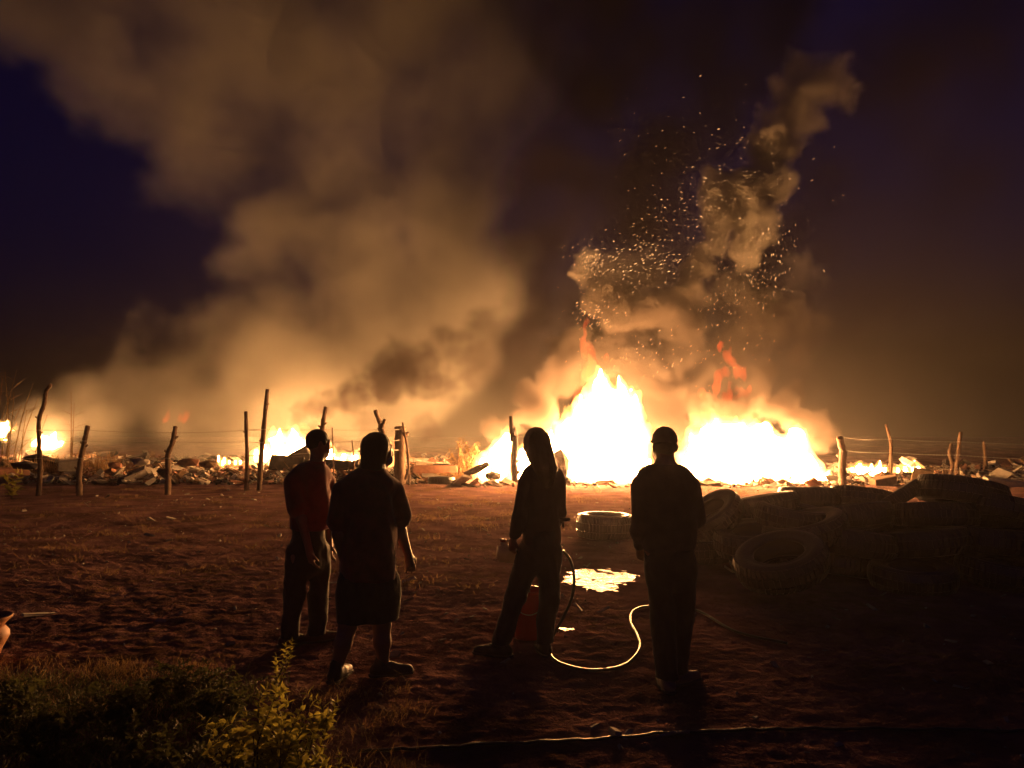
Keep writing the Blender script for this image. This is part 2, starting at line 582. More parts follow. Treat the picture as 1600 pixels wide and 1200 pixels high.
make_fire('burning_heap', [
    (752, 742, 772, 700, 16), (780, 740, 790, 668, 22), (812, 742, 822, 690, 20), (842, 742, 868, 660, 22),
    (880, 738, 888, 640, 28), (905, 735, 915, 605, 36), (935, 735, 938, 578, 42), (962, 735, 976, 590, 40),
    (985, 738, 992, 610, 24), (920, 745, 925, 660, 44), (965, 745, 968, 660, 40), (870, 742, 880, 690, 30),
    (1012, 748, 1014, 712, 12), (1035, 748, 1040, 706, 13), (762, 744, 742, 722, 14)], 27.0, 1.0,
    'tall white-hot fire beside the thick charred post, throwing up a red tongue', red=[
    (930, 612, 918, 540, 9), (922, 580, 916, 520, 6), (919, 550, 926, 498, 5), (950, 615, 966, 580, 8), (905, 630, 912, 594, 8), (985, 640, 996, 600, 7)])
make_fire('burning_heap', [
    (1072, 747, 1080, 700, 20), (1095, 745, 1100, 658, 28), (1120, 745, 1126, 648, 30), (1150, 745, 1152, 652, 34),
    (1175, 748, 1190, 655, 34), (1205, 748, 1212, 670, 34), (1232, 750, 1248, 668, 30), (1258, 752, 1264, 700, 24),
    (1285, 754, 1298, 735, 12), (1145, 752, 1150, 690, 40), (1200, 754, 1205, 700, 40), (1270, 755, 1280, 728, 16)], 26.6, 2.0,
    'wide white-hot fire with a thin stick standing in it', red=[
    (1108, 655, 1114, 618, 10), (1135, 640, 1142, 600, 9), (1168, 655, 1176, 620, 10), (1124, 605, 1130, 580, 9), (1140, 580, 1146, 552, 9), (1130, 550, 1122, 536, 7), (1102, 630, 1100, 608, 7), (1150, 615, 1160, 590, 8)])
make_fire('burning_heap', [
    (398, 722, 404, 700, 10), (415, 722, 420, 690, 13), (432, 718, 440, 672, 15), (450, 718, 462, 664, 18),
    (468, 720, 474, 680, 14), (440, 724, 445, 700, 20), (515, 718, 517, 684, 14), (535, 722, 540, 702, 12),
    (555, 722, 560, 706, 10), (490, 722, 492, 700, 12), (608, 724, 612, 690, 9), (580, 724, 584, 708, 9)], 31.5, 3.0,
    'white-yellow fire burning behind the wire between crooked posts', vox=0.075, core=0.5, red=[
    (440, 690, 452, 662, 12), (466, 680, 482, 664, 9), (610, 700, 616, 680, 7)])
make_fire('burning_heap', [
    (1330, 739, 1332, 727, 6), (1340, 738, 1343, 718, 6), (1350, 739, 1352, 724, 7), (1360, 738, 1358, 720, 6), (1371, 739, 1374, 719, 6), (1381, 739, 1384, 725, 6), (1394, 740, 1395, 728, 6), (1404, 739, 1408, 724, 6),
    (1415, 739, 1414, 721, 5), (1424, 739, 1428, 724, 5), (1440, 740, 1424, 713, 5), (1446, 741, 1434, 722, 4), (1462, 743, 1466, 733, 4), (1365, 741, 1366, 732, 10), (1345, 741, 1346, 732, 9)], 29.0, 4.0,
    'low line of flames licking along rubbish beneath the three bright wires', vox=0.045, depth=0.15, core=0.45, warp=0.2)
make_fire('grass_fire', [
    (54, 699, 50, 686, 5), (60, 699, 60, 680, 5), (67, 698, 70, 672, 6), (74, 698, 72, 680, 7), (79, 698, 84, 673, 6), (85, 699, 88, 683, 5), (92, 699, 98, 684, 4), (70, 699, 72, 690, 10), (82, 700, 84, 690, 9)], 34.0, 5.0,
    'small bright fire in dry stubble beside the tall bent post', vox=0.05, depth=0.15, core=0.4, warp=0.2)
make_fire('grass_fire', [
    (-8, 674, -6, 650, 7), (0, 674, 2, 656, 6), (6, 674, 10, 652, 5), (13, 674, 16, 660, 5), (20, 674, 25, 662, 3), (4, 676, 5, 665, 9), (4, 688, 6, 680, 4), (12, 688, 14, 682, 3)], 36.0, 6.0,
    'small bright fire among the tall dry reeds', vox=0.05, depth=0.15, core=0.4, warp=0.2)
make_fire('grass_fire', [
    (343, 724, 341, 710, 4), (349, 724, 352, 713, 4), (357, 725, 358, 718, 4), (366, 726, 369, 714, 4), (374, 726, 375, 718, 3), (348, 725, 350, 718, 6)], 31.0, 7.0,
    'tiny low flames at the foot of the straight thin post', vox=0.035, depth=0.1, core=0.5, warp=0.15)
# loose red flames seen through the smoke
def red_flame(rows, Y, seed, label):
    T = tongues_px(rows, Y, 0.1)
    lo, hi = bounds(T, 0.3)
    lo, hi, res, Fr = flame_field(T, lo, hi, 0.03, seed, 0.25)
    me = field_mesh('flame', lo, hi, res, Fr, 0.02); me.materials.append(MAT_RED2)
    o = link(bpy.data.objects.new('flame', me)); tag(o, label, 'flame', None)
MAT_RED2 = mat_flame('orange_flame_gas', (1.0, 0.14, 0.03), 2.2)
red_flame([(255, 658, 257, 648, 2.2), (258, 658, 263, 638, 2.6), (261, 657, 265, 646, 1.6), (256, 659, 260, 652, 3)], 38.0, 8.0, 'slim orange flame glowing alone inside the pale smoke')
red_flame([(281, 658, 285, 646, 2.4), (286, 657, 292, 639, 2.6), (290, 657, 297, 642, 2.4), (287, 658, 290, 650, 4.2)], 38.0, 9.0, 'red flame beside the slim orange one inside the pale smoke')
# ================================================================== smoke
def splat(D, lo, vox, c, r, val, hard):
    """add one puff to the grid: 1 inside, soft to 0 at r"""
    i0 = [max(0, int((c[a] - r[a] - lo[a]) / vox)) for a in range(3)]
    i1 = [min(D.shape[a], int((c[a] + r[a] - lo[a]) / vox) + 2) for a in range(3)]
    if any(i1[a] <= i0[a] for a in range(3)): return
    ax = [(lo[a] + vox * np.arange(i0[a], i1[a], dtype=np.float32) - c[a]) / r[a] for a in range(3)]
    q = np.sqrt(ax[0][:, None, None] ** 2 + ax[1][None, :, None] ** 2 + ax[2][None, None, :] ** 2)
    w = np.clip((1 - q) * hard, 0, 1) * val
    S = D[i0[0]:i1[0], i0[1]:i1[1], i0[2]:i1[2]]
    np.maximum(S, w, out=S)

def warp_grid(D, lo, vox, amp, freq, seed, octv=3):
    """push the grid about with noise (nearest lookup)"""
    n = D.shape
    X = [lo[a] + vox * np.arange(n[a], dtype=np.float32) for a in range(3)]
    gx, gy, gz = np.meshgrid(*X, indexing='ij')
    idx = []
    for a in range(3):
        w = amp * fbm(gx * freq + seed + 31 * a, gy * freq, gz * freq, octv)
        g = (gx, gy, gz)[a] + w
        idx.append(np.clip(np.rint((g - lo[a]) / vox), 0, n[a] - 1).astype(np.int32))
    return D[idx[0], idx[1], idx[2]], (gx, gy, gz)

# ---- billowing column over the two big fires
def build_column():
    vox = 0.125
    lo, hi, res, X = axes((-3.0, 24.6, 0.2), (16.5, 33.0, 18.5), vox)
    D = np.zeros(res, np.float32)
    rr = np.random.default_rng(21)
    # px, py, radius px, distance, density
    puffs = [
        (838, 640, 34, 27.6, 1.0), (822, 610, 22, 27.8, .8), (856, 604, 24, 28.0, .8), (784, 668, 22, 27.8, .9),
        (895, 556, 36, 28.4, 1.1), (880, 590, 28, 28.2, 1.0), (940, 552, 44, 28.8, 1.0), (1000, 590, 46, 28.6, 1.0), (1040, 560, 50, 29.0, 1.0),
        (1040, 630, 44, 28.4, 1.1), (1045, 680, 34, 28.0, 1.1), (1075, 610, 40, 28.8, 1.0), (1020, 530, 50, 29.2, 1.0),
        (960, 525, 30, 28.6, 1.0), (1065, 500, 44, 29.2, 1.0),
        (915, 400, 16, 28.4, 1.0), (918, 432, 22, 28.4, 1.0), (940, 462, 26, 28.4, 1.1), (972, 482, 28, 28.4, 1.1), (1008, 492, 28, 28.4, 1.1),
        (1044, 482, 30, 28.4, 1.1), (1074, 458, 28, 28.4, 1.1), (1094, 424, 24, 28.5, 1.0), (1104, 392, 22, 28.7, .9),
        (1010, 430, 58, 29.8, .45), (960, 420, 44, 29.8, .4),
        (1120, 350, 34, 29.2, .8), (1150, 310, 50, 29.6, .8), (1180, 350, 40, 29.4, .8), (1165, 390, 28, 29.2, .7), (1200, 290, 40, 29.8, .7),
        (1205, 235, 42, 30.0, .62), (1225, 200, 42, 30.2, .6), (1245, 165, 48, 30.4, .55), (1290, 125, 46, 30.8, .5), (1320, 150, 28, 30.8, .4), (1250, 110, 40, 30.8, .4),
        (1135, 645, 36, 26.9, 1.3), (1110, 638, 20, 26.7, 1.2), (1165, 636, 22, 26.8, 1.2),
        (1186, 606, 24, 27.8, 1.0), (1190, 580, 18, 28.0, .9), (1215, 640, 26, 27.6, 1.0), (1245, 655, 24, 27.4, 1.0), (1270, 672, 26, 27.3, .9), (1292, 690, 22, 27.2, .9),
        (1240, 622, 22, 28.0, .8), (1250, 560, 22, 29.0, .35), (1255, 520, 26, 29.4, .25), (1285, 500, 24, 29.8, .22),
        (1140, 560, 50, 29.6, .5), (1180, 500, 60, 30.2, .35), (1150, 450, 46, 30.2, .35), (1240, 430, 50, 31.0, .18)]
    for px, py, rp, Y, dn in puffs:
        if py > 500 and Y > 27.9: Y += 0.9                      # rolls up behind the flames
        r = rp * px_size(Y); c = at(px, py, Y)
        hard = 3.2 if dn > .6 else 1.2
        splat(D, lo, vox, c, (r, r, r), dn, hard)
        for _ in range(14):                                     # cauliflower lobes on every puff
            v = rr.normal(size=3); v /= np.linalg.norm(v)
            q = r * rr.uniform(.28, .5); cc = np.array(c) + v * r * .8
            splat(D, lo, vox, cc, (q, q, q), dn, hard)
            for _ in range(3):
                v2 = rr.normal(size=3); v2 /= np.linalg.norm(v2)
                q2 = q * rr.uniform(.35, .55); splat(D, lo, vox, cc + v2 * q * .85, (q2, q2, q2), dn, hard)
    D, (gx, gy, gz) = warp_grid(D, lo, vox, 0.75, 0.55, 5.0, 3)
    n = fbm(gx * 1.1, gy * 1.1, gz * 1.1 - 3, 3, billow=True)
    D = np.clip(D * (1.0 + 0.9 * n) - 0.06, 0, None) * 2.3
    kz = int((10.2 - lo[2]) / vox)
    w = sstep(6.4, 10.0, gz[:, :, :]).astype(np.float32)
    Dl = (D * (1 - w))[:, :, :kz]; Dh = D * w  # one smoke split in two: darker colour low down offsets the strong firelight
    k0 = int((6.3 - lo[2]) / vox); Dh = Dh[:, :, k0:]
    o = field_smoke('smoke', lo, (hi[0], hi[1], lo[2] + (kz - 1) * vox), [res[0], res[1], kz], Dl.astype(np.float32), mat_smoke('dimmed_column_smoke', (0.19, 0.16, 0.14), 0.0, 0.35))
    tag(o, 'dense brown smoke, coloured darker to dim its firelit glow, boiling off the two big fires', None, kind='stuff')
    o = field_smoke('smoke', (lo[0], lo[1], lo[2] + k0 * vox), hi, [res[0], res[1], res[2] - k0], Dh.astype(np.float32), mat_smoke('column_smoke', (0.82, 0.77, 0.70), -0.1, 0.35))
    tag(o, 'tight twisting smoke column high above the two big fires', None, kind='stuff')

# ---- broad plume drifting over the whole field behind the fires
def build_plume():
    vox = 0.42
    lo, hi, res, X = axes((-36, 32.0, 0.3), (42, 50, 34), vox)
    D = np.zeros(res, np.float32)
    soft = [  # px, py, radius px, distance, density
        (60, 650, 40, 38, .8), (130, 620, 60, 40, 1.4), (200, 595, 70, 42, 1.3), (290, 600, 80, 42, 1.0), (370, 590, 90, 43, 1.1), (460, 580, 100, 44, 1.0),
        (560, 570, 110, 45, 1.0), (660, 580, 110, 46, .9), (90, 680, 40, 36, 1.3), (30, 680, 40, 37, 1.0), (180, 660, 50, 38, 1.5), (300, 660, 60, 38, .9), (430, 650, 60, 40, .8),
        (410, 450, 64, 47, .9), (470, 430, 100, 48, .9), (560, 420, 120, 48, 1.0), (650, 400, 130, 48, 1.1), (720, 440, 100, 47, 1.0),
        (440, 340, 84, 50, .8), (540, 290, 120, 50, .75), (690, 290, 110, 48, 1.2), (720, 200, 110, 48, 1.15), (760, 110, 120, 49, 1.0), (800, 30, 130, 50, .9),
        (330, 230, 110, 52, .6), (220, 130, 120, 54, .55), (110, 40, 110, 56, .5), (400, 120, 160, 53, .65), (560, 140, 150, 52, .65),
        (250, 20, 150, 56, .55), (480, 10, 170, 54, .65), (660, 40, 150, 51, .8), (60, -40, 160, 58, .5), (300, -80, 200, 58, .5), (700, -80, 220, 54, .7),
        (590, 300, 60, 49, .4)]
    for px, py, rp, Y, dn in soft:
        Y = 35.0 + (Y - 38.0) * 0.42
        r = rp * px_size(Y); c = at(px, py, Y)
        splat(D, lo, vox, c, (r * 1.15, r * .95, r * 1.18), dn, 2.1)
    D, (gx, gy, gz) = warp_grid(D, lo, vox, 4.2, 0.16, 9.0, 4)
    n = fbm(gx * .24 + 4, gy * .24, gz * .24, 4)
    n2 = fbm(gx * .62 + 14, gy * .62, gz * .62, 3, 0.6, billow=True)
    D = np.clip(D * (0.78 + 1.5 * n + 0.9 * n2) - 0.05, 0, None) * 0.27
    # thin drifting haze of smoke behind the right side
    thin = 0.0040 * sstep(-6, 10, gx) * (1 - sstep(16, 34, gz)) * (1 + 1.2 * fbm(gx * .09 + 9, gy * .09, gz * .09, 3))
    thin = thin * sstep(32, 36, gy)
    low = 0.018 * np.exp(-np.maximum(gz - 1.0, 0) / 3.2) * sstep(-30, -12, gx) * (1 - 0.8 * sstep(-4, 2, gx)) * (1 + 1.0 * fbm(gx * .2 + 2, gy * .2, gz * .3, 3))
    D = np.maximum(D, 0) + np.maximum(thin, 0) + np.maximum(low, 0)
    for a in (0, 2):                                            # fade out before the grid ends
        pass
    edge = sstep(-36, -32, gx) * (1 - sstep(37, 42, gx)) * (1 - sstep(46.5, 50, gy))
    D = D * edge
    o = field_smoke('smoke', lo, hi, res, D.astype(np.float32), mat_smoke('plume_smoke', (0.86, 0.86, 0.80), -0.3, 0.55))
    tag(o, 'broad soft plume of smoke leaning away across the night sky', None, kind='stuff')

# ---- small black puffs over the left fire
def build_dark_puffs():
    vox = 0.14
    lo, hi, res, X = axes((-11.0, 29.5, 0.8), (0.5, 35.0, 7.4), vox)
    D = np.zeros(res, np.float32); rr = np.random.default_rng(5)
    for px, py, rp, Y, dn in [(475, 645, 14, 31.8, 1), (492, 632, 18, 31.8, 1), (515, 630, 18, 32, 1), (540, 615, 26, 32.2, 1), (560, 622, 24, 32.4, .9),
                              (605, 575, 34, 32.6, 1), (635, 568, 36, 32.8, 1), (640, 590, 40, 33, .9), (600, 600, 34, 32.8, .9), (660, 560, 30, 33, .8), (675, 600, 34, 33.2, .6),
                              (470, 665, 12, 31.8, .8), (560, 595, 22, 32.4, .7), (580, 580, 24, 32.5, .8), (700, 545, 40, 33.2, .45), (740, 560, 46, 33.4, .4), (760, 520, 44, 33.4, .35), (665, 675, 26, 33, .5), (690, 590, 34, 33.4, .5), (575, 660, 26, 32.6, .3)]:
        r = rp * px_size(Y); c = at(px, py, Y)
        splat(D, lo, vox, c, (r, r, r), dn, 1.8)
        for _ in range(14):
            v = rr.normal(size=3); v /= np.linalg.norm(v); q = r * rr.uniform(.3, .5)
            splat(D, lo, vox, np.array(c) + v * r * .8, (q, q, q), dn, 1.8)
    D, (gx, gy, gz) = warp_grid(D, lo, vox, 0.8, 0.6, 3.0, 3)
    n = fbm(gx * 1.1, gy * 1.1, gz * 1.1, 3, billow=True)
    D = np.clip(D * (1 + .8 * n) - .08, 0, None) * 1.3
    o = field_smoke('smoke', lo, hi, res, D.astype(np.float32), mat_smoke('sooty_smoke', (0.16, 0.125, 0.12), 0.1, 0.5))
    tag(o, 'sooty dark puffs of smoke rising off the fire behind the wire', None, kind='stuff')

# ---- black smoke standing behind and above the right-hand fires
def build_black():
    vox = 0.32
    lo, hi, res, X = axes((-3.5, 30.6, 1.2), (27.0, 37.0, 24.5), vox)
    D = np.zeros(res, np.float32)
    for px, py, rp, Y, dn in [(850, 560, 60, 32, .7), (830, 480, 80, 32.4, .8), (850, 390, 90, 32.8, .9), (880, 290, 100, 33, 1), (900, 190, 100, 33.4, 1), (960, 100, 130, 33.6, 1), (940, 0, 140, 34, .9),
                              (1000, 330, 110, 33.4, 1), (1060, 220, 110, 33.6, 1), (1100, 120, 120, 34, .9), (1120, 450, 100, 33, .9), (1200, 480, 100, 33.2, .8), (1230, 400, 90, 33.6, .8), (1100, 560, 80, 32.4, .7), (1220, 570, 70, 32.6, .6),
                              (1180, 20, 120, 34, .8), (960, 480, 90, 33, .7), (1300, 330, 90, 34, .45), (1330, 480, 80, 33.6, .35), (1000, -60, 160, 34.5, .8), (1260, 200, 90, 34.2, .4), (1400, 120, 150, 34, .5), (1480, 280, 130, 34, .3), (1520, 40, 140, 34.4, .45), (1440, 430, 110, 34, .14)]:
        r = rp * px_size(Y); c = at(px, py, Y); splat(D, lo, vox, c, (r * 1.1, r * .9, r * 1.1), dn, 1.5)
    D, (gx, gy, gz) = warp_grid(D, lo, vox, 3.0, 0.25, 13.0, 4)
    D = np.clip(D * (0.85 + 1.4 * fbm(gx * .4, gy * .4, gz * .4 + 5, 4)) - .04, 0, None) * 0.55
    D *= sstep(30.6, 31.4, gy) * (1 - sstep(36, 37, gy)) * (1 - sstep(23, 24.5, gz))
    o = field_smoke('smoke', lo, hi, res, D.astype(np.float32), mat_smoke('black_smoke', (0.085, 0.066, 0.066), 0.0, 0.7))
    tag(o, 'black smoke hanging behind the sparks above the big fires', None, kind='stuff')

build_column()
build_black()
build_plume()
build_dark_puffs()
# ================================================================== people
class Sculpt:
    """soft-joined solids in a grid, turned into one continuous surface"""
    def __init__(self, lo, hi, vox):
        self.vox = vox
        self.lo, self.hi, self.res, self.X = axes(lo, hi, vox)
        self.F = np.full(self.res, -0.2, np.float32)
    def _win(self, mn, mx, pad):
        i0 = [max(0, int((mn[a] - pad - self.lo[a]) / self.vox)) for a in range(3)]
        i1 = [min(self.res[a], int((mx[a] + pad - self.lo[a]) / self.vox) + 2) for a in range(3)]
        sl = tuple(slice(i0[a], max(i0[a] + 1, i1[a])) for a in range(3))
        g = (self.X[0][sl[0]][:, None, None], self.X[1][sl[1]][None, :, None], self.X[2][sl[2]][None, None, :])
        return sl, g
    def _join(self, sl, f, k, sub=False):
        A = self.F[sl]
        if sub:
            h = np.clip(0.5 + 0.5 * (A + f) / k, 0, 1)
            self.F[sl] = np.minimum(A, -f)
            return
        h = np.clip(0.5 + 0.5 * (f - A) / k, 0, 1)
        self.F[sl] = A * (1 - h) + f * h + k * h * (1 - h)
    def cone(self, a, b, ra, rb, k=0.03, rz=0.0, flat=1.0, sub=False):
        """tapered limb; flat < 1 narrows it front to back (turned by rz)"""
        a = np.array(a, float); b = np.array(b, float); r = max(ra, rb)
        sl, (x, y, z) = self._win(np.minimum(a, b) - r, np.maximum(a, b) + r, k + 0.03)
        c, s = math.cos(rz), math.sin(rz)
        def tf(X, Y): return X * c + Y * s, (-X * s + Y * c) / flat
        px, py = tf(x, y); ax, ay = tf(a[0], a[1]); bx, by = tf(b[0], b[1])
        dx, dy, dz = bx - ax, by - ay, b[2] - a[2]
        t = np.clip(((px - ax) * dx + (py - ay) * dy + (z - a[2]) * dz) / max(dx * dx + dy * dy + dz * dz, 1e-9), 0, 1)
        d = np.sqrt((px - ax - t * dx) ** 2 + (py - ay - t * dy) ** 2 + (z - a[2] - t * dz) ** 2)
        f = (ra + (rb - ra) * t) - d
        if flat < 1: f = f * (0.5 + 0.5 * flat)
        self._join(sl, f.astype(np.float32), k, sub)
    def chain(self, pts, rad, k=0.02, **kw):
        for i in range(len(pts) - 1):
            self.cone(pts[i], pts[i + 1], rad[i], rad[i + 1], k, **kw)
    def ball(self, c, r, k=0.02, rz=0.0, rx=0.0, sub=False):
        if not hasattr(r, '__len__'): r = (r, r, r)
        c = np.array(c, float); R_ = max(r)
        sl, (x, y, z) = self._win(c - R_, c + R_, k + 0.03)
        X, Y, Z = x - c[0], y - c[1], z - c[2]
        co, s = math.cos(rz), math.sin(rz)
        X, Y = X * co + Y * s, -X * s + Y * co
        if rx:
            co, s = math.cos(rx), math.sin(rx)
            Y, Z = Y * co + Z * s, -Y * s + Z * co
        q = np.sqrt((X / r[0]) ** 2 + (Y / r[1]) ** 2 + (Z / r[2]) ** 2)
        f = (1 - q) * min(r)
        self._join(sl, (f + 0 * (x + y + z)).astype(np.float32), k, sub)
    def folds(self, amp, fx, fz, seed):
        x, y, z = np.meshgrid(*self.X, indexing='ij')
        band = np.abs(self.F) < 0.06
        n = fbm(x[band] * fx + seed, y[band] * fx, z[band] * fz + 0.7 * fx * x[band], 3)
        self.F[band] += 1.45 * amp * n.astype(np.float32)
    def cut_below(self, zc, wob=0.0, seed=0.0):
        """clean hem"""
        x, y, z = np.meshgrid(*self.X, indexing='ij')
        w = zc + (wob * noise3(x * 7 + seed, y * 7, 0 * z) if wob else 0)
        self.F = np.minimum(self.F, (z - w).astype(np.float32))
    def cut_above(self, zc):
        self.F = np.minimum(self.F, (zc - self.X[2])[None, None, :].astype(np.float32))
    def build(self, name, mat, parent=None, origin=(0, 0, 0)):
        me = field_mesh(name, self.lo, self.hi, self.res, np.clip(self.F, -0.1, 0.1) + 1.0, 1.0)
        me.transform(Matrix.Translation(-Vector(origin)))
        bm = bmesh.new(); bm.from_mesh(me)
        bmesh.ops.smooth_vert(bm, verts=bm.verts[:], factor=0.5, use_axis_x=True, use_axis_y=True, use_axis_z=True)
        bm.to_mesh(me); bm.free()
        me.polygons.foreach_set('use_smooth', np.ones(len(me.polygons), dtype=bool))
        me.materials.append(mat)
        return link(bpy.data.objects.new(name, me), parent)

MAT_SKIN = mat_pbr('skin', (0.30, 0.16, 0.10), (0.22, 0.11, 0.07), scale=9, rough=0.5, bump=0.1, bump_scale=120)
MAT_HAIR = mat_pbr('black_hair', (0.018, 0.014, 0.012), (0.008, 0.006, 0.006), scale=20, rough=0.45, bump=0.6, bump_scale=60, stretch=(6, 6, 1))
def cloth(name, c, c2=None, sheen=0.15):
    return mat_pbr(name, c, c2, scale=14, rough=0.9, bump=0.25, bump_scale=160, sheen=sheen)

def head(S, c, yaw, r=0.098, tilt=0.0):
    """skull, jaw, nose, brow, lips, ears; yaw 0 looks along +Y"""
    cx, cy_, cz = c; k = r / 0.098
    fx, fy = -math.sin(yaw), math.cos(yaw); sx, sy = math.cos(yaw), math.sin(yaw)
    def P(side, fwd, up): return (cx + sx * side * k + fx * fwd * k, cy_ + sy * side * k + fy * fwd * k, cz + up * k + tilt * fwd * k)
    S.ball(P(0, -0.010, 0.022), (0.077 * k, 0.097 * k, 0.095 * k), 0.02, rz=yaw)
    S.ball(P(0, 0.025, -0.038), (0.060 * k, 0.068 * k, 0.082 * k), 0.03, rz=yaw)
    S.cone(P(0, 0.050, -0.098), P(0, 0.068, -0.098), 0.028 * k, 0.020 * k, 0.025)          # chin
    S.ball(P(0, 0.080, 0.028), (0.052 * k, 0.016 * k, 0.014 * k), 0.02, rz=yaw)             # brow
    S.cone(P(0, 0.090, 0.008), P(0, 0.108, -0.034), 0.009 * k, 0.015 * k, 0.014)            # nose
    S.ball(P(0, 0.086, -0.062), (0.024 * k, 0.012 * k, 0.007 * k), 0.010, rz=yaw)           # upper lip
    S.ball(P(0, 0.084, -0.074), (0.021 * k, 0.012 * k, 0.007 * k), 0.010, rz=yaw)
    for s in (-1, 1):
        S.ball(P(s * 0.032, 0.095, 0.006), (0.016 * k, 0.014 * k, 0.010 * k), 0.01, rz=yaw, sub=True)
        S.ball(P(s * 0.032, 0.078, 0.006), (0.014 * k, 0.013 * k, 0.012 * k), 0.006, rz=yaw)    # eyeball
        S.ball(P(s * 0.047, 0.060, -0.030), (0.020 * k, 0.020 * k, 0.020 * k), 0.03, rz=yaw)
        S.ball(P(s * 0.080, -0.012, -0.008), (0.012 * k, 0.022 * k, 0.034 * k), 0.012, rz=yaw + s * 0.4)   # ear

def hand(S, w, d, n, side, curl=0.35, k=0.95):
    """wrist w, pointing along d, palm normal n, thumb towards side"""
    w = Vector(w); d = Vector(d).normalized(); n = Vector(n); n = (n - d * n.dot(d)).normalized(); t = d.cross(n) * side
    S.chain([w - d * 0.02, w + d * 0.03, w + d * 0.075], [0.026 * k, 0.030 * k, 0.030 * k], 0.015)
    for i in (-1.5, -.5, .5, 1.5):
        S.cone(w + d * 0.02 + t * i * 0.008, w + d * 0.085 + t * i * 0.0185, 0.013 * k, 0.0115 * k, 0.012)
    for i, ln in ((1.5, .068), (.5, .078), (-.5, .073), (-1.5, .056)):
        p = w + d * 0.085 + t * i * 0.0185; dd = (d + t * i * 0.06).normalized(); a = curl; pts = [p]
        for seg in (.45, .32, .23):
            q = (dd * math.cos(a) + n * math.sin(a)); p = p + q * ln * seg * k * 1.15; pts.append(p); a += curl * 1.25
        S.chain([tuple(q) for q in pts], [0.0095, 0.0088, 0.008, 0.007], 0.004)
    b = w + d * 0.025 + t * 0.022
    m1 = b + (d * 0.7 + t * 0.55 + n * 0.35).normalized() * 0.042; m2 = m1 + (d * 0.9 + t * 0.15 + n * 0.45).normalized() * 0.030
    S.chain([tuple(b), tuple(m1), tuple(m2), tuple(m2 + (d + n * 0.4).normalized() * 0.02)], [0.014, 0.0115, 0.0095, 0.0075], 0.008)

def shoe(name, toe_dir, ankle, mat, parent, origin, length=0.27, high=0.0):
    """shoe standing on z=0 under the ankle (x,y,z), toe along toe_dir (angle, 0 = +Y)"""
    fx, fy = -math.sin(toe_dir), math.cos(toe_dir)
    ax, ay, az = ankle
    S = Sculpt((ax - .32, ay - .32, az - 0.14), (ax + .32, ay + .32, az + 0.10), 0.009)
    z0 = az - 0.085
    def P(f, up): return (ax + fx * f, ay + fy * f, z0 + up)
    S.cone(P(-0.055, 0.038), P(0.05, 0.040), 0.042, 0.046, 0.03, rz=toe_dir)
    S.cone(P(0.05, 0.036), P(length - 0.105, 0.026), 0.045, 0.034, 0.03, rz=toe_dir)
    S.cone(P(-0.02, 0.05), P(-0.015, 0.105 + high), 0.044, 0.043, 0.03)
    S.cut_below(z0 + 0.001)
    o = S.build(name, mat, parent, origin)
    S2 = Sculpt((ax - .32, ay - .32, z0 - 0.03), (ax + .32, ay + .32, z0 + 0.08), 0.009)
    S2.cone(P(-0.06, 0.02), P(0.05, 0.02), 0.046, 0.050, 0.02); S2.cone(P(0.05, 0.02), P(length - 0.10, 0.02), 0.050, 0.038, 0.02)
    S2.cut_below(z0 - 0.006); S2.cut_above(z0 + 0.018)
    S2.build('sole', MAT_SOLE, o)
    return o
MAT_SOLE = mat_pbr('shoe_sole', (0.10, 0.09, 0.08), rough=0.8)

def person_box(w=0.55, d=0.5, top=1.85): return (-w, -d, -0.05), (w, d, top)

def finish(root, x, y, rz=0.0):
    root.location = (x, y, gz1(x, y) + 0.004)
    root.rotation_euler = (0, 0, rz)

VX = 0.0088
BK = 0.012

